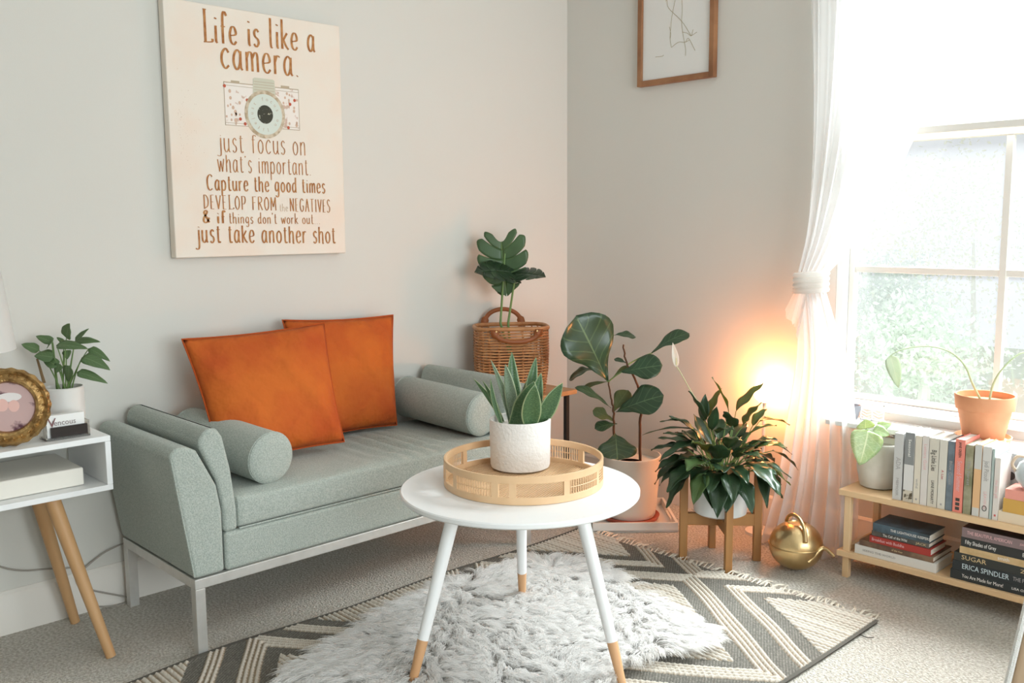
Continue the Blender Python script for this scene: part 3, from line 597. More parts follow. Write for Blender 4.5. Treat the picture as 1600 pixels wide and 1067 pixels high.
def stemto(mb, a, b, r, sag=.0, n=8):
    a, b = np.array(a, float), np.array(b, float); m = (a + b) / 2 + np.array([0, 0, sag]); mb.tube([(1 - t) ** 2 * a + 2 * t * (1 - t) * m + t * t * b for t in np.linspace(0, 1, n)], [r * (1.1 - .35 * t) for t in np.linspace(0, 1, n)], 7)
# pothos
pc = (.15, -2.303, sz1)
po = thing('potted_pothos', 'small leafy pothos in a white pot on the side table', 'plant', pc)
mb = MB(); mb.lathe(pc, [(.043, 0), (.050, .004), (.052, .02), (.053, .122), (.0495, .124), (.0485, .108), (.0, .108)], 48); mb.build('pot', CERAM, po)
mb = MB(); mb.lathe((pc[0], pc[1], pc[2] + .108), [(0, 0), (.0488, .001)], 32); mb.build('soil', SOIL, po)
mb = MB(); mb.lathe(pc, [(.054, .0), (.0545, .012), (.0535, .013)], 48); mb.build('bottom_band', mat('pot_band', (.33, .16, .07), .6), po)
PM = leafmat('pothos_leaf', (.115, .20, .085), (.22, .32, .15), rough=.42, nv=7)
def cr(x, y): return (x / 2.963, 400 + y / 2.963)
top = np.array([pc[0], pc[1], sz1 + .108])
PL = [((308, 380), (322, 312), 66, 0, .02), ((245, 400), (166, 370), 40, .02, -.02), ((182, 438), (98, 408), 46, .01, 0), ((250, 470), (158, 462), 62, -.01, .03), ((268, 512), (198, 474), 46, -.02, .02), ((262, 412), (408, 430), 46, -.03, .02), ((348, 394), (412, 336), 30, .02, 0), ((348, 396), (465, 398), 38, .03, .02), ((412, 428), (510, 488), 36, .02, .03), ((382, 468), (510, 528), 56, -.01, .05), ((356, 538), (499, 590), 42, -.03, .04), ((322, 508), (316, 582), 56, -.04, .0), ((240, 400), (218, 425), 44, .0, 0), ((310, 435), (312, 478), 34, .02, 0), ((296, 400), (262, 376), 18, .03, 0), ((278, 500), (262, 540), 42, -.02, 0)]
rnd = random.Random(3)
for (b, t, wpx, off, bw) in PL:
    B = near(*cr(*b), top, off); T = near(*cr(*t), top, off + rnd.uniform(-.02, .02)); mb = MB()
    leaf_grid(mb, B, T, wpx / 2.963 / FPX * 3.25, 'heart', nrm=(.45, -.45, .75), bow=bw * 2 + .06, fold=.15, nu=10, nv=5, wave=.02)
    mb.build('leaf', PM, po, solid=.0006)
    mb = MB(); q = top + np.array([rnd.uniform(-.02, .02), rnd.uniform(-.02, .02), -.004]); stemto(mb, q, B, .0019, .02); mb.build('stem', STEM, po)
mb = MB(); stemto(mb, near(*cr(205, 588), top), near(*cr(172, 475), top), .0042, .0); mb.build('stem', mat('stem_brown', (.22, .14, .06), .7), po)

# cord on the floor by the wall
mb = MB(); mb.tube(crom([(.02, -2.62, .33), (.012, -2.45, .20), (.012, -2.32, .165), (.018, -2.25, .14), (.022, -2.22, .02), (.03, -2.10, .008), (.02, -2.26, .10), (.012, -2.19, .17), (.012, -2.08, .20)], 8), .0028, 8)
tag(mb.build('power_cord', CORD), 'thin grey power cord trailing down the wall under the side table', 'cord')

# ================================================================== STOOL, BASKET, MONSTERA
bs = thing('corner_stool', 'wood topped stool with thin black legs under the basket in the corner', 'stool', (.2, -.42, 0))
stz = .505
mb = MB(); mb.box(.03, .345, -.66, -.31 + .0, stz - .02, stz); 
stp = mb.build('seat', OAK, bs, bevel=.003)
for (x, y) in ((.05, -.64), (.325, -.64), (.05, -.345), (.315, -.345)): mb = MB(); mb.box(x - .009, x + .009, y - .009, y + .009, 0, stz - .02); mb.build('leg', BLACK, bs, bevel=.001)
mb = MB(); mb.box(.05, .32, -.649, -.631, .12, .135); mb.box(.05, .32, -.354, -.336, .12, .135); mb.build('stretcher', BLACK, bs)
BC = np.array([.185, -.545, stz + .002]); bw_, bd_, bh_ = .150, .105, .272    # half length along the view-right direction
bk = thing('rattan_basket', 'woven rattan basket bag with brown leather handles on the corner stool', 'basket', tuple(BC))
BU = np.array([.60, .80, 0]); BU /= np.linalg.norm(BU); BV = np.array([BU[1], -BU[0], 0])
def bpt(a, h, k=1.0, out=0.):   # superellipse outline of the basket
    c, s_ = math.cos(a), math.sin(a); e = .55; kk = (.90 + .10 * min(1, h / .10)) * k
    return BC + BU * (np.sign(c) * abs(c) ** e * (bw_ + out) * kk) + BV * (np.sign(s_) * abs(s_) ** e * (bd_ + out) * kk) + np.array([0, 0, h])
for k in range(23):
    h = .006 + k * .0119; mb = MB(); mb.tube([bpt(t, h, 1, .0) + np.array([0, 0, .0008 * math.sin(t * 9 + k)]) for t in np.linspace(0, 2 * PI, 61)], .0042, 6, False); mb.build('rod', RATTAN, bk)
for k in range(22):
    a = 2 * PI * k / 22 + .07; mb = MB(); pts = []
    for i in range(50):
        h = bh_ * i / 49; pts.append(bpt(a + .035 * math.sin(i * PI / 1.1), h, 1, .0055 * math.cos(i * PI * .97)))
    mb.tube(pts, .0036, 5); mb.build('upright', RATTAN, bk)
mb = MB(); mb.tube([bpt(t, bh_, 1, .001) for t in np.linspace(0, 2 * PI, 61)], .0085, 8, False); mb.build('rim', RATTAN, bk)
mb = MB(); mb.add([bpt(t, .004) for t in np.linspace(0, 2 * PI, 41)[:-1]], [tuple(range(40))]); mb.build('base', RATTAN, bk, solid=.004)
for sgn, hh, lean in ((1, -.050, .03), (-1, .075, .0)):   # near handle folded down, far one standing
    c = BC + BV * sgn * (bd_ + .008); pts = []; nn = 26; P = np.zeros((nn, 2, 3))
    for i in range(nn):
        t = i / (nn - 1); a = PI * t; x = -.085 * math.cos(a) * (1.08 if sgn > 0 else .95); z = math.sin(a) ** .8 * hh; wv = .009 + .007 * (abs(2 * t - 1) > .72)
        bz = bh_ + (.0 if sgn > 0 else -.012); p = c + BU * (x + (.01 if sgn > 0 else -.02)) + np.array([0, 0, bz + z]) + BV * sgn * (.012 * math.sin(a))
        tn = np.array([math.sin(a), math.cos(a) * hh / .085]); tn /= np.linalg.norm(tn); pr_ = BU * -tn[1] + np.array([0, 0, tn[0]])
        P[i, 0] = p + pr_ * wv; P[i, 1] = p - pr_ * wv
    mb = MB(); mb.grid(P); hd = mb.build('handle', LEATHER, bk, solid=.004)
    for t_ in (-.083, .083):
        p = c + BU * (t_ + (.01 if sgn > 0 else -.02)) + np.array([0, 0, bh_ - .006]) + BV * sgn * .004; mb = MB(); mb.tube([p, p + BV * sgn * .004], [.0045, .003], 8); mb.build('rivet', BRASS, hd)
# monstera
MP = BC + np.array([0, 0, .02]); mo = thing('potted_monstera', 'monstera with two large split leaves standing in the rattan basket', 'plant', tuple(MP))
mb = MB(); mb.lathe(tuple(MP), [(.055, 0), (.075, .14), (.071, .14), (.066, .12), (0, .12)], 32); mb.build('nursery_pot', mat('nursery_pot', (.10, .05, .03), .6), mo)
mb = MB(); mb.lathe((MP[0], MP[1], MP[2] + .121), [(0, 0), (.066, 0)], 24); mb.build('soil', SOIL, mo)
MM = leafmat('monstera_leaf', (.065, .125, .05), (.16, .26, .10), rough=.38, nv=1, vw=.02, transl=.12)
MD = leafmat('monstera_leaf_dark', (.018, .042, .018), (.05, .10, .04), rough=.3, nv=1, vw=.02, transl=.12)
def mleaf(base, tip, width, nrm, m, nf=7, droop=.1, sq=1., seed=1):
    """a split leaf: a midrib plate and fingers that fan out on both sides"""
    A, B = np.array(base, float), np.array(tip, float); L_ = np.linalg.norm(B - A); T = (B - A) / L_; n = np.array(nrm, float); n -= T * (n @ T); n /= np.linalg.norm(n); sd = np.cross(T, n); mb = MB(); rg = random.Random(seed)
    def at(x, y):     # leaf plane: x along, y across, both in leaf lengths
        r = math.hypot(x - .35, y); return A + T * x * L_ + sd * y * width - n * (droop * L_ * r * r) + n * abs(y) * width * .12
    def outline(v):   # v from the top lobe (0) round to the tip (1): margin of one half
        a = math.radians(-150 + 150 * v + 0); pts = [(-.16, .16), (-.20, .34), (-.05, .50), (.18, .54), (.42, .52), (.64, .44), (.84, .28), (1.0, .02)]
        t = v * (len(pts) - 1); i = min(int(t), len(pts) - 2); f = t - i; p, q = pts[i], pts[i + 1]; return (p[0] * (1 - f) + q[0] * f, p[1] * (1 - f) + q[1] * f)
    for s_ in (-1, 1):
        for k in range(nf):
            v0, v1 = k / nf, (k + 1) / nf; gap = .10 if k < nf - 1 else 0; r0 = .02 + .90 * (k / nf) ** 1.1; r1 = .02 + .90 * ((k + 1) / nf) ** 1.1; g = rg.uniform(.8, 1.2); P = np.zeros((9, 7, 3)); U = np.zeros((9, 7, 2))
            for i in range(9):
                u = i / 8; sh = (1 - gap * g * (u > .5) * min(1, (u - .5) * 4)) * (1 - .12 * max(0, u - .8) / .2)
                for j in range(7):
                    q = j / 6; qq = .5 + (q - .5) * sh; vm = v0 + (v1 - v0) * qq; ox, oy = outline(vm); bx = r0 + (r1 - r0) * q
                    e = u ** .92 * (1 - .10 * (2 * q - 1) ** 2 * u); x = bx * (1 - e) + ox * e + .05 * math.sin(PI * e); y = oy * e; P[i, j] = at(x, s_ * max(.0, y)); U[i, j] = (.5 + s_ * y * .98, x)
            mb.grid(P, U)
    return mb.build('leaf', m, mo, solid=.0008)
vw = -CD
def nb(px, py, off=0): return near(px, py, MP, off)
mleaf(nb(783, 376), nb(792, 462), .200, vw + np.array([0, 0, .25]), MM, 5, .10, seed=4)
mleaf(nb(800, 425, -.05), nb(744, 420, -.12), .17, np.array([.35, -.35, .9]), MD, 6, .25, seed=8)
mleaf(nb(800, 428, -.03), nb(851, 428, -.10), .14, np.array([.25, -.25, .9]), MD, 6, .22, seed=9)
sb = MP + np.array([0, 0, .12])
for (e, px, py) in ((0, 789, 396), (1, 806, 424)): mb = MB(); a_ = nb(782 + e * 12, 505); mb.tube([sb, a_, (a_ + nb(px, py)) / 2, nb(px, py)], [.006, .005, .0045, .0035], 8); mb.build('stem', STEM, mo)
mleaf(nb(786, 440, .02), nb(784, 462, .02), .07, vw + np.array([0, 0, .3]), MM, 5, .1, seed=12)

# ================================================================== RUG
rg_ = thing('flatweave_rug', 'grey and cream zigzag flatweave rug with a fringed end', 'rug', (1.18, -1.5, 0))
RW, RL = 1.22, 1.86; RX, RY = 1.79, -.560
nx_, ny_ = 330, 500; vv, uu = np.meshgrid(np.linspace(0, RW, nx_), np.linspace(0, RL, ny_))
Pd = .87; du = np.abs((uu - .53 + Pd / 2) % Pd - Pd / 2); Rr = du + .72 * np.abs(vv - .61)       # diamonds along the centre line
Rr = Rr + .002 * np.sin(vv * 23) + .002 * np.sin(uu * 17)
Hh = np.zeros_like(Rr) + .0045; Cc = np.zeros(Rr.shape + (3,)); dark = np.array([.085, .079, .066]); cream = np.array([.66, .61, .53]); tan = np.array([.40, .31, .21])
wv = RNG.uniform(0, 1, Rr.shape); tw = .5 + .5 * np.sin((uu * 1.0 + vv * 1.6) * 420)
Cc[:] = dark; Cc += (tw[..., None] * .5 + wv[..., None] * .5) ** 2 * np.array([.20, .19, .165]); Hh += .0008 * tw
def strand(mask, ph, along, width):
    global Hh, Cc
    s_ = np.cos(ph * 2 * PI); prof_ = np.clip((s_ + .35) / 1.35, 0, 1) ** .5; tws = .65 + .35 * np.abs(np.sin(along * PI / width + ph * PI)); h = .0075 * prof_ * tws
    on = mask & (s_ > -.35); Hh = np.where(on, .0045 + h, Hh); shade = (.78 + .22 * tws)[..., None]
    Cc = np.where(on[..., None], cream * shade * (.92 + .16 * wv[..., None]), Cc)
    off = mask & ~on; Cc = np.where(off[..., None], tan * (.6 + .4 * wv[..., None]), Cc)
alo = vv * 1.2
tri = (Rr > .375) & (Rr < .452); strand(tri, (Rr - .375) / .0193 - .5, alo, .016)
dbl = (Rr > .520) & (Rr < .578); strand(dbl, (Rr - .520) / .0193 - .5, alo, .016)
rib = (Rr < .322) | (Rr > .635); strand(rib, uu / .0175, vv, .021)
edg = (vv < .012) | (vv > RW - .012); Cc = np.where(edg[..., None], dark * 1.2, Cc); Hh = np.where(edg, .007, Hh)
# soft undulation of the cloth, edge not quite straight
bend = .010 * np.sin(uu * 7.5) * (vv / RW) + .006 * np.sin(uu * 3 + 1)
Xg = RX - vv + bend; Yg = RY - uu; Zg = Hh + .002 * (1 + np.sin(uu * 9) * np.sin(vv * 6))
me = bpy.data.meshes.new('woven_field'); off = root_of(rg_)
V = np.stack([Xg - off[0], Yg - off[1], Zg], -1).reshape(-1, 3)
ii, jj = np.meshgrid(np.arange(ny_ - 1), np.arange(nx_ - 1), indexing='ij'); a = (ii * nx_ + jj).ravel(); F = np.stack([a, a + 1, a + nx_ + 1, a + nx_], 1)[:, ::-1]
me.vertices.add(len(V)); me.vertices.foreach_set('co', V.ravel()); me.loops.add(F.size); me.loops.foreach_set('vertex_index', F.ravel()); me.polygons.add(len(F)); me.polygons.foreach_set('loop_start', np.arange(len(F)) * 4); me.update(); me.validate()
ca = me.color_attributes.new('Col', 'FLOAT_COLOR', 'POINT'); ca.data.foreach_set('color', np.concatenate([Cc, np.ones(Cc.shape[:2] + (1,))], -1).reshape(-1)); me.shade_smooth()
rm = bpy.data.materials.new('rug_yarn'); rm.use_nodes = True; at_ = rm.node_tree.nodes.new('ShaderNodeVertexColor'); at_.layer_name = 'Col'; pb = rm.node_tree.nodes['Principled BSDF']; pb.inputs['Roughness'].default_value = .95; rm.node_tree.links.new(at_.outputs[0], pb.inputs['Base Color'])
me.materials.append(rm); o = bpy.data.objects.new('woven_field', me); COL.objects.link(o); o.parent = rg_
RB = mat('rug_back', (.15, .14, .12), .95)
mb = MB(); mb.box(RX - RW, RX, RY - RL, RY, .0005, .004); mb.build('backing', RB, rg_)
FRI = mat('fringe_yarn', (.72, .66, .55), .95); mb = MB()
for k in range(75):
    x = RX - RW * (k + .5) / 75 + random.gauss(0, .003); l_ = random.uniform(.035, .07); dx = random.gauss(-.01, .018); z1 = random.uniform(.003, .012)
    for q in range(3): mb.tube([(x, RY - .003, .006), (x + dx * .4 + random.gauss(0, .003), RY + l_ * .5, z1 + .004), (x + dx + random.gauss(0, .007), RY + l_ + random.gauss(0, .006), .003)], [.0022, .0018, .0008], 4)
fo = mb.build('fringe', FRI, rg_, fix=False); fo['kind'] = 'stuff'
mb = MB(); mb.tube([(RX - .004, RY - .12, .004), (RX + .03, RY - .13, .006), (RX + .04, RY - .11, .004)], .0015, 5); mb.build('loose_thread', RB, rg_)

# sheepskin
sk = thing('sheepskin_rug', 'shaggy white and grey sheepskin under the round coffee table', 'rug', (1.12, -1.4, .01))
poly = np.array([(.90, -2.05), (.80, -1.75), (.73, -1.50), (.71, -1.30), (.73, -1.05), (.80, -.93), (.93, -.88), (1.08, -.91), (1.27, -.97), (1.43, -1.00), (1.54, -1.07), (1.50, -1.18), (1.46, -1.33), (1.50, -1.50), (1.42, -1.80), (1.25, -2.05), (1.10, -2.18), (.98, -2.17)])
pc_ = crom(np.vstack([poly, poly[:1]]), 5)[:-1]
mb = MB(); cen = np.array([1.12, -1.45]); nn = len(pc_); P = np.zeros((8, nn, 3))
for i in range(8):
    t = i / 7; 
    for k in range(nn): q = cen + (pc_[k] - cen) * (.02 + .97 * t); P[i, k] = (q[0], q[1], .016 + .012 * (1 - t ** 4))
mb.grid(P, wrap=True); mb.build('hide', mat('hide', (.62, .60, .57), .9), sk)
def inside(p):
    x, y = p[:, 0], p[:, 1]; c = np.zeros(len(p), bool); j = len(pc_) - 1
    for i in range(len(pc_)):
        xi, yi = pc_[i]; xj, yj = pc_[j]; c ^= ((yi > y) != (yj > y)) & (x < (xj - xi) * (y - yi) / (yj - yi + 1e-12) + xi); j = i
    return c
NH = 90000; pts = np.stack([RNG.uniform(.68, 1.58, NH * 2), RNG.uniform(-2.2, -.86, NH * 2)], 1); pts = pts[inside(pts)][:NH]; nh = len(pts)
def fld(p, f, s): return np.sin(p[:, 0] * f + s + 2.1 * np.sin(p[:, 1] * f * .7 + s * 2)) + np.cos(p[:, 1] * f * 1.1 - s + 1.7 * np.sin(p[:, 0] * f * .8 + s))
ncl = 2600; cl = np.stack([RNG.uniform(.68, 1.58, ncl), RNG.uniform(-2.2, -.86, ncl)], 1)
ci = np.empty(nh, int)
for s0 in range(0, nh, 8000): ci[s0:s0 + 8000] = np.argmin(((pts[s0:s0 + 8000, None] - cl[None]) ** 2).sum(-1), 1)
cp_ = cl[ci]; ang = 1.6 * fld(cp_, 7, .3) + .8 * fld(cp_, 19, 1.1); cdir = RNG.uniform(-.6, .6, ncl)[ci]; outd = pts - cen; outd /= np.linalg.norm(outd, axis=1)[:, None] + 1e-9
edge_ = np.clip(np.linalg.norm((pts - cen) / np.array([.42, .62]), axis=1) ** 3, 0, 1)[:, None]
dirv = np.stack([np.cos(ang * .45 + cdir - .9), np.sin(ang * .45 + cdir - .9)], 1) * .8 + outd * 1.1 * edge_; dirv /= np.linalg.norm(dirv, axis=1)[:, None]
ln = RNG.uniform(.040, .070, nh) * (1 + .25 * RNG.normal(size=ncl)[ci].clip(-1, 1)); K = 6; t = np.linspace(0, 1, K)[None, :, None]
rootp = np.concatenate([pts, np.full((nh, 1), .020)], 1)[:, None]; tgt = cp_ + dirv * .055
hz = (.018 + .010 * RNG.uniform(0, 1, ncl)[ci])[:, None, None]
D3 = np.concatenate([dirv, np.zeros((nh, 1))], 1)[:, None]; conv = np.concatenate([(cp_ - pts) * .42, np.zeros((nh, 1))], 1)[:, None]
Pn = rootp + D3 * ln[:, None, None] * t ** 1.2 + conv * t ** 1.3 + RNG.normal(size=(nh, 1, 3)) * .0045 * t; Pn[..., 2:] += hz * np.sin(t * 2.2) * 1.0
wvp = RNG.uniform(0, 6, (nh, 1)); Pn[..., 0] += .0022 * np.sin(t[..., 0] * 9 + wvp); Pn[..., 1] += .0022 * np.cos(t[..., 0] * 8 + wvp)
Pn[..., 2] = np.maximum(Pn[..., 2], .012)
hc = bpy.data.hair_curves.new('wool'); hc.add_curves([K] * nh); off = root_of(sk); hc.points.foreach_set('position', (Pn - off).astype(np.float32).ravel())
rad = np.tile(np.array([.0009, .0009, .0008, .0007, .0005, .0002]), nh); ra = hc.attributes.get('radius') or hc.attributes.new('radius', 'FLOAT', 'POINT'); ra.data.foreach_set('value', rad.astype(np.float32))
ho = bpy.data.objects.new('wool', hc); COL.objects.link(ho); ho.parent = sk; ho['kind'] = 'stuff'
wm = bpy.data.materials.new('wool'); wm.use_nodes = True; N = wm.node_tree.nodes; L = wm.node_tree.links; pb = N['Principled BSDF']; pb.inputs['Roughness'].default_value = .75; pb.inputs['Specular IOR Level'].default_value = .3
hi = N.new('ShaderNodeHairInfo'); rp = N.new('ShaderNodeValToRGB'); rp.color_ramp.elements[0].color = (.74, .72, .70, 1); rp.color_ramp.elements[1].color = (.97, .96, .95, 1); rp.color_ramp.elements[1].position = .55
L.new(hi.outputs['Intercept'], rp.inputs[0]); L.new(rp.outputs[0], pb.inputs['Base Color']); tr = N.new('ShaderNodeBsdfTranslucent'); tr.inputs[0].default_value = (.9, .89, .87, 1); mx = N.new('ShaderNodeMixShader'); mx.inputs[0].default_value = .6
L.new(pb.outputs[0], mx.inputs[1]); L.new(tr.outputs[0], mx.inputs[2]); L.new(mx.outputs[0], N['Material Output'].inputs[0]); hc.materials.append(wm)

# ================================================================== COFFEE TABLE
TC = np.array([1.162, -1.451]); TZ = .480; TR = .331
tb = thing('coffee_table', 'round white coffee table on three wood tipped legs', 'coffee table', (TC[0], TC[1], 0))
mb = MB(); mb.lathe((TC[0], TC[1], TZ), [(.29, -.022), (TR - .004, -.016), (TR, -.012), (TR, -.003), (TR - .003, 0), (0, 0)], 128); mb.build('tabletop', WHITE, tb)
TIP = mat('leg_tip_wood', (.72, .42, .22), .5, noise=(9, (.58, .30, .13), .4, .7, (1, 1, .1)))
for (fx, fy, zt) in ((*onz(816, 938, .014)[:2], .120), (*onz(642, 1076, .014)[:2], .135), (*onz(973, 1072, .014)[:2], .125)):
    f = np.array([fx, fy, .014]); d = f[:2] - TC; tp_ = np.array([*(TC + d * .60), TZ - .018]); k = (zt - f[2]) / (tp_[2] - f[2]); m_ = f + (tp_ - f) * k
    mb = MB(); mb.tube([tp_, m_], [.0185, .0145], 24); lg = mb.build('leg', WHITE, tb)
    mb = MB(); mb.tube([m_, f], [.0145, .0105], 24); mb.build('wood_tip', TIP, lg)
# bamboo tray
TY = np.array([1.140, -1.415, TZ + .0005]); tr_ = thing('bamboo_tray', 'round bamboo tray with open slatted sides on the coffee table', 'tray', tuple(TY)); R_ = .224
for (z0, z1) in ((.0, .020), (.056, .076)):
    mb = MB(); mb.lathe(tuple(TY), [(R_ - .007, z0), (R_, z0), (R_, z1), (R_ - .007, z1)], 96, True); mb.build('hoop', BAMBOO, tr_, bevel=.0015)
def rp_(a, r, z): return TY + np.array([r * math.cos(a), r * math.sin(a), z])
posts = [math.radians(a) for a in (-100, -64, -52, -14, 20, 48, 84, 120, 150, 188, 222, 240)]
for a in posts:
    mb = MB(); t = np.array([-math.sin(a), math.cos(a), 0]); n_ = np.array([math.cos(a), math.sin(a), 0]); mb.obox(rp_(a, R_ - .0035, .038), t * .009, n_ * .003, (0, 0, .019)); mb.build('post', BAMBOO, tr_)
for i in range(len(posts)):
    a, b = posts[i], posts[(i + 1) % len(posts)] + (2 * PI if i == len(posts) - 1 else 0); sp = (b - a)
    if math.degrees(sp) < 14: continue
    a += .045; b -= .045
    if i % 3 == 0:
        n_ = max(4, int((b - a) * R_ / .0085))
        for k in range(n_): q = a + (b - a) * (k + .5) / n_; mb = MB(); mb.tube([rp_(q, R_ - .0035, .019), rp_(q, R_ - .0035, .057)], .0019, 6); mb.build('vertical_slat', BAMBOO, tr_)
        mb = MB(); mb.tube([rp_(a + (b - a) * k / 12, R_ - .0005, .038) for k in range(13)], .0014, 5); mb.build('cross_slat', BAMBOO, tr_)
    elif i % 3 == 1:
        for k in range(5): mb = MB(); mb.tube([rp_(a + (b - a) * q / 10, R_ - .0035, .0235 + k * .0072) for q in range(11)], .0017, 6); mb.build('cross_slat', BAMBOO, tr_)
        q = (a + b) / 2; mb = MB(); mb.tube([rp_(q, R_ - .001, .019), rp_(q, R_ - .001, .057)], .0018, 6); mb.build('vertical_slat', BAMBOO, tr_)
for k in range(58):
    x = -R_ + .012 + k * (2 * R_ - .024) / 57; h = math.sqrt(max(0, (R_ - .008) ** 2 - x * x)); 
    d1 = np.array([math.cos(.35), math.sin(.35), 0]); d2 = np.array([-d1[1], d1[0], 0]); mb = MB(); mb.bar(TY + d1 * x - d2 * h + np.array([0, 0, .005]), TY + d1 * x + d2 * h + np.array([0, 0, .005]), .0042, .004); mb.build('floor_slat', BAMBOO, tr_)
# snake plant
SPc = np.array([1.038, -1.328, TZ + .0095]); sn = thing('potted_snake_plant', 'snake plant in a white textured cylinder pot on the bamboo tray', 'plant', tuple(SPc)); r_p = .0905; hp = .146
mb = MB(); mb.lathe(tuple(SPc), [(.078, 0), (.086, .004), (.088, .012), (r_p, hp - .003), (r_p - .002, hp), (r_p - .007, hp - .001), (r_p - .008, hp - .02), (0, hp - .022)], 72); mb.build('pot', CERAMT, sn)
mb = MB(); mb.lathe((SPc[0], SPc[1], SPc[2] + hp - .021), [(0, 0), (r_p - .009, 0)], 32); mb.build('soil', SOIL, sn)
SN = leafmat('snake_leaf', (.055, .125, .05), (.075, .15, .065), rough=.38, nv=1, vw=.0, transl=.06, edge=(.34, .42, .22), band=(.11, .20, .085))
SD = leafmat('snake_leaf_pale', (.26, .34, .25), (.28, .36, .26), rough=.3, nv=1, vw=.0, transl=.06, edge=(.40, .48, .30), band=(.17, .26, .16))
def c6(x, y): return (740 + x / 6.669, 540 + y / 6.669)
so = SPc + np.array([0, 0, hp - .02])
for (b, t, w_, off, bow, kind) in (((300, 810), (95, 365), 50, .01, -.10, 0), ((320, 800), (0, 345), 55, .045, -.12, 0), ((310, 800), (178, 345), 45, -.01, .1, 0), ((385, 800), (178, 150), 62, .02, -.10, 1), ((430, 800), (330, 195), 118, .01, -.05, 1), ((500, 800), (400, 66), 130, .04, .09, 0), ((560, 800), (652, 120), 118, .05, .05, 0), ((640, 805), (705, 285), 130, .02, .10, 2), ((390, 830), (628, 372), 215, -.02, -.14, 0), ((600, 830), (640, 405), 190, -.055, .10, 2), ((690, 815), (930, 385), 165, .0, .12, 0), ((500, 810), (560, 350), 90, .05, .0, 1)):
    B = near(*c6(*b), so, off); B = so + (B - so) * np.array([1, 1, 0]) * 1.0; B[2] = so[2] - .01; rr = np.linalg.norm((B - so)[:2])
    if rr > .07: B[:2] = so[:2] + (B - so)[:2] * .07 / rr
    T = near(*c6(*t), so, off * 1.6); mb = MB(); sdv = CRT * 1.0; s2 = CRT * .95 + CD * .3 * (1 if bow > 0 else -1)
    leaf_grid(mb, B, T, w_ / 6.669 / FPX * 2.62, 'snake', bow=bow, bowdir=CRT * (-1 if t[0] > b[0] else 1) * 1.0 * (1 if bow * (t[0] - b[0]) > 0 else -1) * (1 if bow > 0 else -1), side=s2, fold=.35, nu=14, nv=7, nrm=vw, wave=.01)
    mb.build('leaf', SD if kind == 1 else SN, sn, solid=.0022)

# ================================================================== FIDDLE LEAF on its tray
FC = np.array([.632, -.305]); 
ty_ = thing('plant_tray', 'square white wooden tray with handle slots on the carpet', 'tray', (FC[0], FC[1], 0))
ku = np.array([.686, .728, 0]); kv = np.array([-.728, .686, 0]); cr_ = np.array([.873, -.304, 0]); hl = .168; tc_ = cr_ - ku * hl + kv * hl
FC = tc_[:2] + ku[:2] * -.0 + kv[:2] * 0
TRW = mat('tray_white', (.80, .76, .70), .5)
mb = MB(); mb.obox(tc_ + np.array([0, 0, .006]), ku * hl, kv * hl, (0, 0, .004)); mb.build('base', TRW, ty_)
for s_ in (-1, 1): mb = MB(); mb.obox(tc_ + kv * s_ * (hl - .005) + np.array([0, 0, .021]), ku * hl, kv * .005, (0, 0, .0195)); mb.build('side', TRW, ty_, bevel=.0015)
for s_ in (-1, 1):
    c_ = tc_ + ku * s_ * (hl - .005); mb = MB(); mb.obox(c_ + np.array([0, 0, .008]), kv * (hl - .01), ku * .005, (0, 0, .0065)); mb.obox(c_ + np.array([0, 0, .0355]), kv * (hl - .01), ku * .005, (0, 0, .005))
    for e in (-1, 1): mb.obox(c_ + kv * e * (hl * .5 + .03) + np.array([0, 0, .0225]), kv * (hl * .5 - .04), ku * .005, (0, 0, .008))
    mb.build('handle_side', TRW, ty_)
FP = np.array([.640, -.312, .012]); fl = thing('potted_fiddle_leaf_fig', 'fiddle leaf fig with broad glossy leaves in a tall cream pot', 'plant', tuple(FP))
mb = MB(); mb.lathe(tuple(FP), [(.095, 0), (.112, .002), (.118, .016), (.115, .018), (.10, .010)], 48); o = mb.build('saucer', mat('saucer_red', (.42, .09, .05), .5), fl)
mb = MB(); pf_ = [(.080, .010), (.096, .013), (.1, .02)]
for k in range(9): z = .035 + k * .014; r = .1015 + (z - .02) * .09; pf_ += [(r - .0006, z), (r + .0006, z + .007)]
pf_ += [(.1135, .185), (.119, .252), (.121, .256), (.121, .262), (.116, .263), (.114, .235), (0, .23)]
mb.lathe(tuple(FP), pf_, 72); mb.build('pot', mat('cream_pot', (.80, .74, .65), .45), fl)
mb = MB(); mb.lathe((FP[0], FP[1], FP[2] + .232), [(0, 0), (.113, 0)], 40); mb.build('soil', SOIL, fl)
FM = leafmat('fiddle_leaf', (.034, .075, .036), (.13, .22, .10), rough=.28, nv=6, vw=.03, transl=.10)
FM2 = leafmat('fiddle_leaf_underside', (.10, .14, .055), (.20, .26, .11), rough=.5, nv=6, vw=.03, transl=.3)
def c2(x, y): return (870 + x / 3.952, 470 + y / 3.952)
ft = FP + np.array([0, 0, .23])
def nf_(x, y, off=0): return near(*c2(x, y), FP, off)
for pts, r in (([(355, 950), (352, 800), (350, 680), (335, 600), (318, 500)], .0055), ([(515, 950), (514, 750), (525, 640), (490, 500), (430, 380), (410, 270)], .0060)):
    P = [nf_(x, y) for x, y in pts]; P[0] = np.array([*P[0][:2], FP[2] + .225]); mb = MB(); q = crom(P, 6)
    q = q + np.stack([.0015 * np.sin(np.arange(len(q)) * 1.9), .0015 * np.cos(np.arange(len(q)) * 2.3), 0 * q[:, 0]], 1); mb.tube(q, np.linspace(r, r * .55, len(q)), 9); mb.build('trunk', BARK, fl)
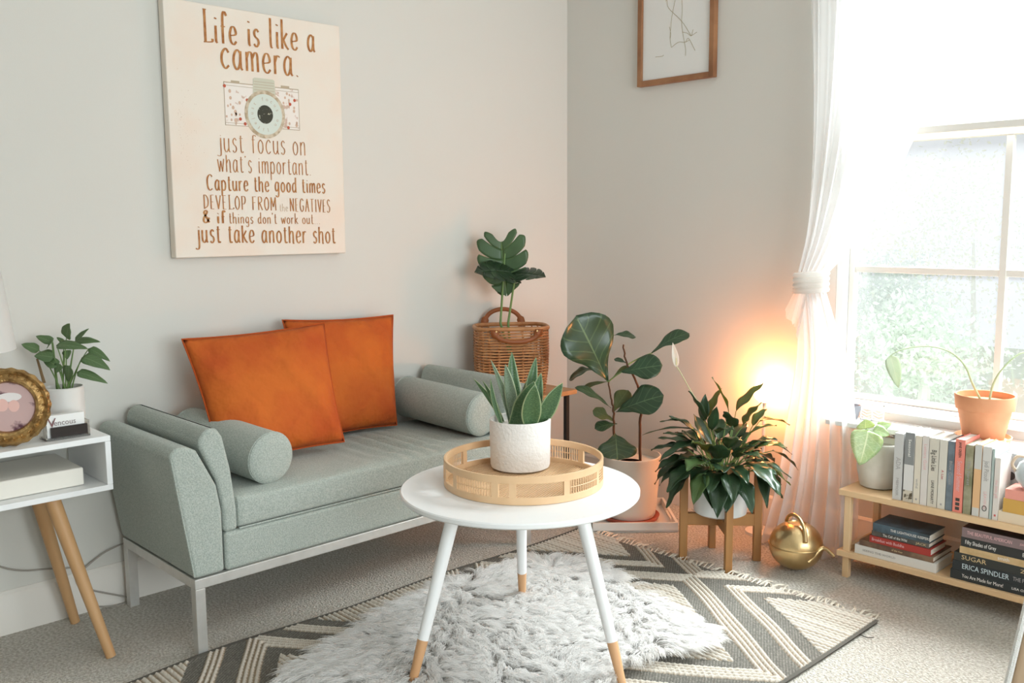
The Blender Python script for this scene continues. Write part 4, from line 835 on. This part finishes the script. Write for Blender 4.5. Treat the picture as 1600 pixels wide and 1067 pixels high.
FLV = [((312, 492), (118, 92), 285, -.03, .04, FM, 0), ((352, 212), (486, 222), 60, .02, .15, FM, 1), ((585, 322), (818, 200), 95, .02, .20, FM, 0), ((395, 440), (652, 398), 130, -.03, .06, FM, 0), ((362, 688), (660, 585), 150, -.04, .16, FM, 0), ((232, 425), (78, 490), 75, .03, .35, FM, 0), ((335, 662), (112, 535), 62, -.02, .22, FM, 0), ((318, 500), (150, 545), 42, .03, .15, FM2, 0), ((345, 690), (440, 552), 90, .03, .08, FM2, 1), ((352, 742), (222, 678), 85, .0, .1, FM2, 1), ((372, 760), (234, 790), 75, -.01, .15, FM, 0), ((362, 818), (375, 985), 185, -.05, .06, FM, 2), ((432, 386), (355, 358), 34, .02, .1, FM, 0), ((340, 480), (440, 400), 30, .02, .1, FM2, 0)]
for (b, t, w_, off, bow, m_, kd) in FLV:
    B = nf_(*b); T = nf_(*t, off * 1.6); mb = MB(); up = vw * (.8 if w_ > 120 else .45) + np.array([0, 0, .55 if w_ > 120 else .8])
    leaf_grid(mb, B, T, w_ / 3.952 / FPX * 3.55 * 1.38, 'tri' if kd == 2 else 'fiddle', nrm=up, bow=bow, fold=.10, nu=16, nv=9, wave=.035, phase=b[0] * .1)
    mb.build('leaf', m_, fl, solid=.0008)
mb = MB(); stemto(mb, nf_(430, 400), nf_(590, 322, .02), .0028, .01); stemto(mb, nf_(318, 500), nf_(400, 440, -.02), .0028, .005); stemto(mb, nf_(318, 500), nf_(235, 425, .02), .0026, .005); mb.build('leaf_stalks', STEM, fl)

# ================================================================== PLANT STAND AND PEACE LILY
PC = np.array([1.152, -.443]); ps = thing('plant_stand', 'brown wooden four legged plant stand near the curtain', 'plant stand', (PC[0], PC[1], 0))
for (x, y) in ((1.057, -.530), (1.247, -.533), (1.250, -.354), (1.060, -.354)):
    mb = MB(); d = np.array([x, y]) - PC; d /= np.linalg.norm(d); n_ = np.array([-d[1], d[0]]); mb.obox((x, y, .19), (*(d * .014), 0), (*(n_ * .0125), 0), (0, 0, .19)); mb.build('leg', TEAK, ps, bevel=.003)
for a, b in (((1.057, -.530), (1.250, -.354)), ((1.247, -.533), (1.060, -.354))):
    A_, B_ = np.array(a), np.array(b); 
    mb = MB(); mb.bar((*a, .152), (*b, .152), .022, .044); mb.build('crossbar', TEAK, ps, bevel=.002)
LP = np.array([PC[0] + .0, PC[1] + .0, .175]); ly = thing('potted_peace_lily', 'bushy peace lily with one white bloom in a white pot on the plant stand', 'plant', tuple(LP))
mb = MB(); mb.lathe(tuple(LP), [(.082, 0), (.092, .006), (.096, .03), (.1, .155), (.0985, .158), (.094, .156), (.092, .13), (0, .128)], 56); mb.build('pot', mat('cool_white_pot', (.80, .82, .82), .3), ly)
mb = MB(); mb.lathe((LP[0], LP[1], LP[2] + .129), [(0, 0), (.0925, 0)], 32); mb.build('soil', SOIL, ly)
LM = leafmat('lily_leaf', (.030, .068, .030), (.06, .11, .045), rough=.3, nv=10, vw=.035, transl=.20)
LM2 = leafmat('lily_leaf_light', (.085, .15, .05), (.14, .21, .08), rough=.34, nv=10, vw=.035, transl=.35)
lt = LP + np.array([0, 0, .125]); rl = random.Random(11)
def lleaf(B, M_, T, w_, m_, side=None, ph=0, tipn=.0):
    """petiole from B to M_, blade from M_ to T, arching"""
    mb = MB(); d = T - M_; L_ = np.linalg.norm(d); hz_ = np.array([d[0], d[1], 0]); hz_ = hz_ / (np.linalg.norm(hz_) + 1e-6); n_ = np.array([0, 0, 1.]) * (1.0 if abs(d[2]) < .8 * L_ else .25) + (hz_ * (-.55 if d[2] > 0 else .9))
    leaf_grid(mb, M_, T, w_, 'lance', nrm=n_, bow=.16, bowdir=np.array([0, 0, 1.]) * (1 if d[2] < .6 * L_ else 0) - hz_ * (.3 if d[2] > 0 else 0), fold=.28, nu=14, nv=7, wave=.05, phase=ph)
    mb.build('leaf', m_, ly, solid=.0006); mb = MB(); stemto(mb, B, M_, .0021, .03, 7); return mb
stems = MB()
def c1(x, y): return (1000 + x / 5.336, 560 + y / 5.336)
TRC = [((545, 520), (405, 270), 75, -.02), ((530, 520), (545, 295), 60, .02), ((570, 480), (680, 245), 70, .02), ((740, 440), (600, 155), 70, .0), ((800, 440), (1060, 180), 90, .03), ((860, 560), (1020, 365), 110, .0), ((600, 600), (640, 400), 60, -.05), ((770, 580), (700, 440), 110, -.02), ((940, 560), (1060, 420), 60, .04), ((1000, 520), (1250, 555), 70, .05), ((420, 545), (165, 530), 62, .02), ((480, 600), (20, 640), 40, .04), ((500, 690), (160, 860), 95, -.05), ((430, 840), (160, 1060), 80, -.04), ((520, 800), (270, 1050), 70, -.06), ((560, 900), (420, 1050), 90, -.08), ((620, 930), (600, 1250), 150, -.10), ((780, 900), (720, 1290), 155, -.11), ((930, 850), (1260, 1000), 80, -.04), ((1000, 920), (1060, 1250), 70, -.06), ((1100, 770), (1320, 930), 70, .02), ((1000, 690), (1270, 800), 50, .0), ((900, 640), (1140, 560), 75, -.03), ((640, 620), (790, 600), 90, -.07), ((650, 690), (880, 700), 60, -.08)]
for k, (b, t, w_, off) in enumerate(TRC):
    M_ = near(*c1(*b), LP, off * .6); T = near(*c1(*t), LP, off * 1.7); B = lt + np.array([rl.uniform(-.03, .03), rl.uniform(-.03, .03), -.004])
    st_ = lleaf(B, M_, T, w_ / 5.336 / FPX * 3.25 * 1.75, LM2 if k in (2, 3, 4, 5, 8, 9, 22) else LM, ph=k); stems.v, stems.f, stems.uv = (stems.add(st_.v, st_.f)).v, stems.f, stems.uv
for k in range(58):
    az = k * 2.39996 + .4; q = (k + .5) / 58; el = math.radians(78 - 62 * q); B = lt + np.array([math.cos(az) * .03, math.sin(az) * .03, -.004]); pl_ = .08 + .07 * rl.random()
    d = np.array([math.cos(az) * math.cos(el), math.sin(az) * math.cos(el), math.sin(el)]); M_ = B + d * pl_; el2 = el - math.radians(35 + 40 * q); d2 = np.array([math.cos(az) * math.cos(el2), math.sin(az) * math.cos(el2), math.sin(el2)]); T = M_ + d2 * (.10 + .05 * rl.random())
    if T[1] > -.15: T[1] = -.15
    st_ = lleaf(B, M_, T, .066 + .026 * rl.random(), LM2 if k % 7 == 0 else LM, ph=k); stems.add(st_.v, st_.f)
o = stems.build('petioles', STEM, ly, fix=False); o['kind'] = 'stuff'
mb = MB(); fs = near(1056, 572, LP); mb.tube(crom([lt, near(1105, 655, LP), near(1080, 612, LP), near(1062, 580, LP), fs], 5), .0019, 7); fst = mb.build('flower_stalk', mat('stalk_pale', (.45, .45, .25), .6), ly)
mb = MB(); leaf_grid(mb, near(1057, 574, LP), near(1051, 535, LP), .026, 'lance', nrm=vw, fold=.9, nu=10, nv=7, bow=.05); mb.build('spathe', mat('spathe_white', (.85, .80, .70), .5, transl=.3), ly, solid=.0006)
mb = MB(); mb.tube([near(1057, 570, LP, -.004), near(1057, 556, LP, -.004)], [.003, .002], 8); mb.build('spadix', mat('spadix', (.75, .68, .42), .7), ly)

# glowing globe lamp behind the lily
GL = np.array([1.105, -.085, .560]); gp = thing('globe_lamp', 'lit globe lamp glowing orange against the wall behind the peace lily', 'lamp', (GL[0], GL[1], 0))
mb = MB(); mb.lathe((GL[0], GL[1], 0), [(.06, 0), (.06, .012), (.008, .018), (.006, .515), (.02, .52), (.02, .525), (0, .525)], 28); mb.build('stand', mat('stand_white', (.8, .76, .7), .5), gp)
mb = MB(); mb.lathe(tuple(GL), [(.042 * math.sin(a), -.042 * math.cos(a)) for a in np.linspace(.02, PI - .02, 20)], 32); mb.build('globe', mat('globe_glow', (.9, .6, .4), .5, emit=((1, .33, .10), 150)), gp)

# ================================================================== WATERING CAN
WC = np.array([1.392, -.335, .088]); wc = thing('watering_can', 'round hammered brass watering can on the carpet by the curtain', 'watering can', (WC[0], WC[1], 0))
pfl = [(max(.001, .091 * math.sin(a)), -.084 * math.cos(a) + .0) for a in np.linspace(.28, PI - .35, 26)]
mb = MB(); mb.lathe(tuple(WC), [(0, pfl[0][1])] + pfl + [(.030, pfl[-1][1] - .004), (0, pfl[-1][1] - .004)], 56); mb.build('body', BRASS, wc)
mb = MB(); mb.tube([WC + np.array([.0915 * math.cos(t), .0915 * math.sin(t), .004]) for t in np.linspace(0, 2 * PI, 57)], .0022, 6, False); mb.build('seam_ring', BRASS, wc)
def nw(px, py, off=0): return near(px, py, WC, off)
mb = MB(); mb.tube(crom([nw(1259, 848, -.09), nw(1257, 828, -.06), nw(1250, 812, -.03), nw(1240, 804, .0), nw(1231, 808, .03), nw(1228, 822, .05), nw(1228, 832, .05)], 7), .0065, 12); mb.build('handle', BRASS, wc)
mb = MB(); mb.lathe(tuple(nw(1226, 833, .01)), [(.022, -.004), (.023, .010), (.019, .010), (.018, -.002), (0, -.002)], 24); mb.build('filler_neck', BRASS, wc)
mb = MB(); mb.tube(crom([nw(1262, 872, -.06), nw(1275, 860, -.07), nw(1283, 855, -.075), nw(1292, 858, -.08), nw(1303, 869, -.085)], 6), [.010] * 8 + [.0075] * 17, 14) if 0 else mb.tube(crom([nw(1262, 878, -.075), nw(1272, 868, -.07), nw(1282, 858, -.065), nw(1291, 858, -.06), nw(1303, 869, -.06)], 6), list(np.linspace(.0115, .0055, 25)), 14); mb.build('spout', BRASS, wc)
mb = MB(); e = nw(1303, 869, -.06); mb.tube([e, e + (nw(1304, 870, -.06) - e) * .6], .0042, 10); mb.build('spout_opening_shade', BLACK, wc)  # black plug standing in for the shade inside the spout

# ================================================================== BENCH SHELF
BF, BB = -.290, -.035; bx0, bx1 = 1.520, 2.36; uz, lz = .306, .094
bn = thing('bench_shelf', 'low two tier pine bench shelf holding books under the window', 'shelf', (1.9, -.16, 0))
for z in (uz, lz):
    mb = MB(); mb.box(bx0, bx1, BF - .004, BB, z - .020, z); mb.build('shelf_board', PINE, bn, bevel=.002) if z == uz else mb.build('shelf_board', PINE, bn, bevel=.002)
for x in (1.537, 2.30):
    for y in (BF + .006, BB - .03): mb = MB(); mb.box(x, x + .022, y, y + .022, 0, uz - .02); mb.build('leg', PINE, bn, bevel=.002)
mb = MB(); mb.box(1.545, 1.56, BF + .03, BB - .03, lz, lz + .018); mb.build('cleat', PINE, bn)
YS = BF + .010       # spine plane
def title(s, x, y, z, h, size, m, par, vertical=True):
    if vertical: text(s, 'lettering', (x, y - .0006, z), (0, 0, -1), (1, 0, 0), size, m, par, 'CENTER', width=h)
    else: text(s, 'lettering', (x, y - .0006, z), (1, 0, 0), (0, 0, 1), size, m, par, 'LEFT', width=h)
def cmat(c, c2=None): return mat('cover_%02d' % len(MATS), c, .5, noise=(14, c2, .4, .6) if c2 else None)
def book(x0, x1, z0, z1, depth, cm, label, grp, parts=(), horiz=False, yoff=0., sag=0, pm=PAPER):
    y0 = YS + yoff; o = thing('book', label, 'book', ((x0 + x1) / 2, y0, z0), grp); t = .0016; mb = MB()
    mb.box(x0, x1, y0, y0 + t, z0, z1)
    if horiz: mb.box(x0, x1, y0 + t, y0 + depth, z0, z0 + t); mb.box(x0, x1, y0 + t, y0 + depth, z1 - t, z1)
    else: mb.box(x0, x0 + t, y0 + t, y0 + depth, z0, z1); mb.box(x1 - t, x1, y0 + t, y0 + depth, z0, z1)
    mb.build('cover', cm, o); mb = MB(); e = .003
    if horiz: mb.box(x0 + e, x1 - e, y0 + t, y0 + depth - e, z0 + t, z1 - t)
    else: mb.box(x0 + t, x1 - t, y0 + t, y0 + depth - e, z0 + .001, z1 - e)
    mb.build('pages', pm, o); return o
DK = mat('print_black', (.05, .045, .04), .6); GY = mat('print_grey', (.38, .37, .36), .6); WH = mat('print_white', (.85, .84, .80), .6); GD = mat('print_gold', (.68, .52, .28), .5); RD = mat('print_red', (.55, .10, .10), .6); PK = mat('print_pink', (.80, .50, .50), .6)
PG = mat('lit_pages', (.90, .88, .83), .85)  # page paper lightened, window light on the upright books put into the colour
def c5(x, y): return (1380 + x / 5.336, 640 + y / 5.336)
gs = 'upright books on the bench shelf'
ST = [ (75, 150, 195, (.60, .60, .585), None, 'pale grey upright book nearest the stone planter', [('ADA', GY, .022, .55, .03), ('MEMOIR', GY, .012, .2, .05)]),
 (162, 245, 188, (.70, .69, .67), None, 'upright book with grey top half and dark blossoms at its foot', [('Seasonal', WH, .012, .78, .07)]),
 (248, 304, 215, (.72, .66, .55), None, 'narrow plain cream upright book beside the blossom book', [('wild', GY, .010, .3, .04)]),
 (306, 364, 215, (.70, .66, .62), None, 'pinkish white upright book with faint pink title', [('Letters Gold', PK, .013, .7, .10)]),
 (366, 449, 236, (.66, .62, .53), None, 'thick cream upright book lettered Big Little Lies', [('Big Little Lies', DK, .021, .68, .098), ('LIANE MORIARTY', DK, .013, .22, .07)]),
 (451, 519, 250, (.69, .66, .58), None, 'cream upright book with red dots beside the slate book', [('A List', RD, .010, .5, .04)]),
 (521, 579, 262, (.20, .25, .29), (.10, .12, .14), 'dark slate blue upright book', [('Blue Coast', GY, .013, .55, .09)]),
 (581, 664, 246, (.82, .26, .20), None, 'coral pink upright book with small black boxes on its spine', [('JANE GREEN', DK, .011, .86, .045), ('Second Summer', PK, .020, .5, .10)]),
 (668, 736, 292, (.20, .20, .11), (.46, .42, .30), 'mottled dark green upright book right of the coral one', [('The Forest', GY, .013, .6, .09)]),
 (744, 808, 288, (.74, .46, .24), None, 'orange and grey upright book', []),
 (811, 888, 306, (.66, .645, .61), None, 'white upright book with a small ring mark', [('Jodi Picoult', GY, .019, .66, .085), ('LEAVING', PK, .012, .25, .05)]),
 (890, 913, 325, (.42, .50, .47), None, 'very thin sage green upright book', []),
 (916, 966, 400, (.72, .67, .62), None, 'short thin cream upright book with pink script', [('the little gift', PK, .011, .5, .09)])]
for i, (a, b, tp0, c_, c2_, lb, tt) in enumerate(ST):
    yo = 0; xa = ony(*c5(a, 700), YS)[0]; xb = ony(*c5(b, 700), YS)[0]; zt = ony(*c5((a + b) / 2, tp0), YS)[2]; kx_ = (bx0 - 0)
    o = book(xa + .0006, xb - .0006, uz + .0005, zt, .118, cmat(c_, c2_), lb, gs, pm=PG); xm = (xa + xb) / 2; hh = zt - uz
    for (s_, m_, sz_, fz, wd) in tt: title(s_, xm, YS, uz + hh * fz, wd, sz_, m_, o)
    if i == 1:
        mb = MB(); mb.box(xa + .001, xb - .001, YS - .0004, YS, uz + hh * .54, zt - .001); mb.build('spine_band', mat('band_grey', (.26, .27, .27), .6), o, smooth=False)
        mb = MB(); mb.box(xa + .001, xb - .001, YS - .0004, YS, uz + .001, uz + hh * .17); mb.build('spine_flowers', mat('band_flowers', (.62, .56, .46), .6, noise=(45, (.09, .07, .04), .48, .54)), o, smooth=False)
    if i == 7:
        for k in range(3): mb = MB(); mb.box(xm - .006, xm + .006, YS - .0006, YS, uz + .008 + k * .014, uz + .018 + k * .014); mb.build('spine_box', DK, o, smooth=False)
    if i == 9:
        mb = MB(); mb.box(xa + .001, xb - .001, YS - .0004, YS, uz + hh * .66, zt - .001); mb.build('spine_band', mat('band_pale', (.60, .60, .57), .6), o, smooth=False); mb = MB(); mb.box(xa + .001, xb - .001, YS - .0004, YS, uz + .001, uz + hh * .12); mb.build('spine_band', mat('band_pale', (.6, .6, .57)), o, smooth=False)
    if i == 10: mb = MB(); mb.tube([(xm + .006 * math.cos(t), YS - .0006, uz + .03 + .008 * math.sin(t)) for t in np.linspace(0, 2 * PI, 21)], .0011, 5, False); mb.build('ring_mark', DK, o)
    if i in (2, 5, 12): mb = MB(); mb.box(xm - .0025, xm + .0025, YS - .0006, YS, uz + .012, uz + .018); mb.build('publisher_mark', RD if i == 12 else GY, o, smooth=False)
# grey leaning book behind
x0_ = ony(*c5(972, 700), YS)[0]; o = thing('book', 'grey book with a dark round emblem leaning behind the short books', 'book', (x0_ + .02, YS + .03, uz), gs)
em = ony(1577, 743, YS + .0955)
mb = MB(); mb.obox((em[0], YS + .130, uz + .098), (.024, 0, -.004), (0, .034, 0), (.014, 0, .092)); mb.build('cover', cmat((.42, .43, .43), (.5, .5, .5)), o, bevel=.001)
mb = MB(); mb.tube([(em[0] + .004, em[1] + .0005, em[2]), (em[0] + .004, em[1] - .0008, em[2])], [.013, .013], 24); mb.build('round_emblem', DK, o)
# flat stack at the right end of the upper shelf
hs = 'flat books at the end of the upper shelf'; xs = ony(1563, 800, YS)[0]
for (z0, z1, c_, lb, dx) in ((uz + .0005, uz + .032, (.74, .62, .46), 'thick cream book at the bottom of the upper shelf pile', -.006), (uz + .0325, uz + .074, (.62, .36, .08), 'mustard yellow book in the middle of the upper shelf pile', .006), (uz + .0745, uz + .103, (.80, .33, .26), 'salmon pink book on top of the upper shelf pile', .010)):
    book(xs + dx, xs + .21 + dx, z0, z1, .088, cmat(c_), lb, hs, horiz=True)
VC = np.array([2.104, YS + .040, uz + .1035]); vs = thing('ceramic_vase', 'pale blue round ceramic jug cut off at the edge on the flat books', 'vase', tuple(VC))
mb = MB(); mb.lathe(tuple(VC), [(.022, 0), (.034, .006), (.054, .030), (.057, .052), (.046, .080), (.022, .094), (.019, .104), (.024, .112), (.021, .112), (.016, .102), (.016, .09)], 40); mb.build('body', mat('pale_blue_glaze', (.66, .74, .78), .25), vs)
mb = MB(); mb.tube(crom([VC + np.array([-.018, -.012, .098]), VC + np.array([-.045, -.025, .10]), VC + np.array([-.058, -.030, .075]), VC + np.array([-.046, -.022, .05])], 6), .0045, 10); mb.build('handle', mat('handle_tan', (.68, .52, .38), .5), vs)
# lower shelf stacks
def c6b(x, y): return (1320 + x / 5.714, 780 + y / 5.714)
g1 = 'pile of books at the left of the lower shelf'
z = lz + .0005
for (xa_, xb_, th_, c_, c2_, lb, tt, yo, dp) in ((95, 820, .031, (.74, .72, .68), None, 'thick white book at the bottom of the left lower pile', [('SEEING THE WORLD', GY, .010, .10, .10)], 0, .135), (133, 790, .019, (.11, .06, .04), (.24, .15, .09), 'dark brown book on the thick white one', [('of the river', GD, .010, .45, .05)], 0, .15), (222, 765, .023, (.40, .035, .025), None, 'red book in the left lower pile', [('Breakfast with Buddha', PK, .014, .04, .13)], 0, .125), (235, 742, .017, (.05, .05, .045), (.14, .12, .1), 'thin black book under the blue one', [('The Call of the Wild', WH, .012, .2, .10), ('JACK', GD, .010, .78, .03)], .004, .12), (245, 745, .028, (.075, .125, .165), (.03, .045, .055), 'dark blue book on top of the left lower pile', [('THE LIGHTHOUSE KEEPERS', WH, .012, .32, .12)], .002, .125)):
    xa = ony(*c6b(xa_, 300), YS)[0]; xb = ony(*c6b(xb_, 520), YS)[0]; o = book(xa, xb, z, z + th_ - .0006, dp, cmat(c_, c2_), lb, g1, horiz=True, yoff=yo)
    for (s_, m_, sz_, fx_, wd) in tt: title(s_, xa + (xb - xa) * fx_, YS + yo, z + th_ * .5, wd, sz_, m_, o, False)
    z += th_
g2 = 'pile of books at the right of the lower shelf'; z = lz + .0005; pages = PAPER
for (xa_, th_, c_, c2_, lb, tt) in ((950, .030, (.022, .028, .03), None, 'black book at the very bottom of the right lower pile', [('You Are Made for More!', WH, .016, .035, .135), ('LISA OSTEEN COMES', WH, .0105, .178, .10)]), (965, .030, (.02, .026, .03), None, 'black book lettered Erica Spindler in pale capitals', [('ERICA SPINDLER', mat('print_ice', (.6, .72, .76), .5), .023, .028, .135), ('THE FINAL SEASON', GY, .017, .175, .10)]), (975, .027, (.03, .033, .03), None, 'black book lettered Sugar in gold capitals', [('SUGAR', GD, .020, .022, .06), ('ZURIA', GD, .016, .19, .06)]), (1022, .022, (.66, .47, .25), (.52, .35, .16), 'tan gold book in the right lower pile', [('Indiscretions', GD, .012, .03, .09), ('smith', WH, .016, .11, .04)]), (1030, .030, (.025, .027, .027), None, 'black book lettered Fifty Shades of Grey', [('Fifty Shades of Grey', WH, .018, .012, .115), ('E L James', WH, .017, .175, .06)]), (1035, .031, (.24, .17, .175), None, 'mauve book on top of the right lower pile', [('THE BEAUTIFUL AMERICAN', PK, .015, .015, .12), ('JEANNE MACKIN', PK, .009, .165, .05)])):
    xa = ony(*c6b(xa_, 500), YS)[0]; o = book(xa, xa + .235, z, z + th_ - .0006, .15, cmat(c_, c2_), lb, g2, horiz=True)
    for (s_, m_, sz_, fx_, wd) in tt: title(s_, xa + fx_, YS, z + th_ * .5, wd, sz_, m_, o, False)
    z += th_
o.children[0].data.materials[0] = o.children[0].data.materials[0]
mb = MB(); xa = ony(*c6b(1035, 500), YS)[0]; mb.box(xa + .001, xa + .234, YS + .002, YS + .149, z - .0005, z); mb.build('dark_cover_face', mat('cover_dark_red', (.03, .018, .016), .35, noise=(16, (.14, .05, .04), .5, .62)), o, smooth=False)

# stone planter with a variegated pothos
sc = np.array([1.598, -.165, uz + .0005]); sp_ = thing('stone_planter', 'beige stone planter of variegated pothos at the left end of the bench shelf', 'plant', tuple(sc))
mb = MB(); mb.lathe(tuple(sc), [(.052, 0), (.060, .004), (.072, .06), (.074, .125), (.076, .152), (.074, .156), (.068, .155), (.066, .135), (0, .133)], 48); mb.build('pot', mat('stone_pot', (.70, .67, .60), .8, noise=(14, (.76, .73, .67), .4, .6), bump=(70, .2, .002)), sp_)
mb = MB(); mb.lathe((sc[0], sc[1], sc[2] + .134), [(0, 0), (.067, 0)], 28); mb.build('soil', SOIL, sp_)
VM = leafmat('variegated_leaf', (.30, .46, .27), (.62, .70, .50), rough=.35, nv=4, vw=.05, transl=.3, band=(.45, .58, .38))
for (b, t, w_, off, kk) in (((1357, 672), (1343, 727), 50, -.09, .1), ((1352, 670), (1352, 655), 30, -.02, .1), ((1364, 672), (1390, 680), 22, -.05, .15), ((1370, 668), (1394, 662), 16, .0, .1)):
    mb = MB(); B = near(*b, sc, off * .7); T = near(*t, sc, off); leaf_grid(mb, B, T, w_ / FPX * 3.1, 'heart', nrm=vw * .8 + np.array([0, 0, .5]), bow=kk, fold=.12, nu=10, nv=7, wave=.02); mb.build('leaf', VM, sp_, solid=.0007)
    mb = MB(); stemto(mb, sc + np.array([0, 0, .134]), B, .002, .03); mb.build('stem', STEM, sp_)

# things on the ledge: terracotta pot, cup, chevron holder
Tc = np.array([1.902, -.098, .5025]); tp = thing('terracotta_pot', 'terracotta pot with two arching stems on the ledge before the window', 'plant', tuple(Tc))
mb = MB(); mb.lathe(tuple(Tc), [(.060, .0), (.078, .002), (.084, .018), (.080, .019), (.072, .008), (0, .008)], 48); mb.build('saucer', TERRA, tp)
mb = MB(); mb.lathe(tuple(Tc), [(.052, .008), (.060, .010), (.078, .100), (.0795, .104), (.086, .106), (.090, .148), (.088, .151), (.083, .150), (.080, .13), (0, .128)], 56); mb.build('pot', TERRA, tp)
mb = MB(); mb.lathe((Tc[0], Tc[1], Tc[2] + .129), [(0, 0), (.0805, 0)], 32); mb.build('gravel_top', mat('gravel', (.55, .50, .44), .9, noise=(80, (.85, .82, .76), .45, .6), bump=(70, 1, .006)), tp)
def nt_(px, py, off=0): return near(px, py, Tc, off)
SG = mat('stem_pale', (.42, .50, .30), .5)
mb = MB(); A_ = crom([Tc + np.array([-.012, 0, .128]), nt_(1519, 598), nt_(1508, 572), nt_(1488, 552), nt_(1460, 542), nt_(1430, 542), nt_(1405, 548), nt_(1391, 556)], 6); mb.tube(A_, np.linspace(.0038, .0012, len(A_)), 8); mb.build('stem', SG, tp)
mb = MB(); A_ = crom([Tc + np.array([.012, 0, .128]), nt_(1552, 600), nt_(1565, 578), nt_(1585, 558), nt_(1605, 550), nt_(1635, 560)], 6); mb.tube(A_, np.linspace(.0038, .002, len(A_)), 8); mb.build('stem', SG, tp)
mb = MB(); leaf_grid(mb, nt_(1391, 555), nt_(1404, 606), .048, 'heart', nrm=vw, fold=.1, nu=10, nv=7, bow=.05); mb.build('leaf', leafmat('pale_leaf', (.46, .58, .46), (.60, .68, .56), transl=.25, nv=5), tp, solid=.0005)
mb = MB(); mb.lathe((1.447, -.062, .5025), [(.014, 0), (.018, .002), (.027, .034), (.029, .050), (.0275, .050), (.025, .034), (0, .010)], 32); tag(mb.build('small_bowl', mat('bowl_grey', (.22, .23, .26), .35)), 'small dark grey bowl on the ledge beside the curtain', 'bowl')
chv = thing('chevron_holder', 'small white chevron cut metal card holder on the ledge', 'card holder', (1.515, -.05, .5025))
WG = mat('white_metal', (.88, .84, .76), .4)
hx0, hx1, hz0, hz1 = 1.470, 1.556, .5027, .562
for a in ((hx0, hx0 + .003, hz0, hz1), (hx1 - .003, hx1, hz0, hz1), (hx0, hx1, hz0, hz0 + .003), (hx0, hx1, hz1 - .003, hz1), ((hx0 + hx1) / 2 - .0015, (hx0 + hx1) / 2 + .0015, hz0, hz1)): mb = MB(); mb.box(a[0], a[1], -.052, -.048, a[2], a[3]); mb.build('wire_frame', WG, chv)
for c_ in range(2):
    xa = hx0 + .003 + c_ * (hx1 - hx0) / 2; wd = (hx1 - hx0) / 2 - .004
    for k in range(5): z_ = hz0 + .006 + k * .0105; mb = MB(); mb.bar((xa, -.05, z_ + .008), (xa + wd / 2, -.05, z_), .003, .003); mb.bar((xa + wd / 2, -.05, z_), (xa + wd, -.05, z_ + .008), .003, .003); mb.build('chevron_bar', WG, chv)
mb = MB(); mb.box(hx0, hx1, -.048, -.02, hz0, hz0 + .002); mb.build('foot', WG, chv)

# tan upholstered ottoman at the right edge
ot = thing('ottoman', 'tan upholstered ottoman with a fuzzy white throw cut off at the corner', 'ottoman', (2.55, -.88, 0))
TAN = mat('tan_fabric', (.62, .45, .30), .9, bump=(200, .3, .002))

def tbox(x0, x1, y0, y1, z0, z1, tp):
    m_ = MB(); V = [(x0, y0, z0), (x1, y0, z0), (x1, y1, z0), (x0, y1, z0), (x0 + tp, y0 + tp, z1), (x1 - tp, y0 + tp, z1), (x1 - tp, y1 - tp, z1), (x0 + tp, y1 - tp, z1)]
    return m_.add(V, [(3, 2, 1, 0), (4, 5, 6, 7), (0, 1, 5, 4), (1, 2, 6, 5), (2, 3, 7, 6), (3, 0, 4, 7)])
tbox(2.298, 2.80, -1.12, -.66, .012, .40, .045).build('body', TAN, ot, bevel=.02, seg=4)
mb = MB(); mb.tube([(2.300, -1.118, .03), (2.344, -1.074, .40)], .007, 8); mb.build('fuzzy_edge', mat('white_fuzz', (.85, .84, .80), .95, sheen=.5, bump=(400, 1, .004)), ot)
for x in (2.34, 2.74):
    for y in (-1.08, -.70): mb = MB(); mb.box(x, x + .02, y, y + .02, 0, .014); mb.build('foot', OAK, ot)

dg = bpy.context.evaluated_depsgraph_get(); dg.update()
for o in [o for o in COL.objects if o.type == 'FONT']:
    me = bpy.data.meshes.new_from_object(o.evaluated_get(dg)); n = bpy.data.objects.new('lettering', me); COL.objects.link(n); n.parent = o.parent; n.matrix_local = o.matrix_local.copy(); bpy.data.objects.remove(o)
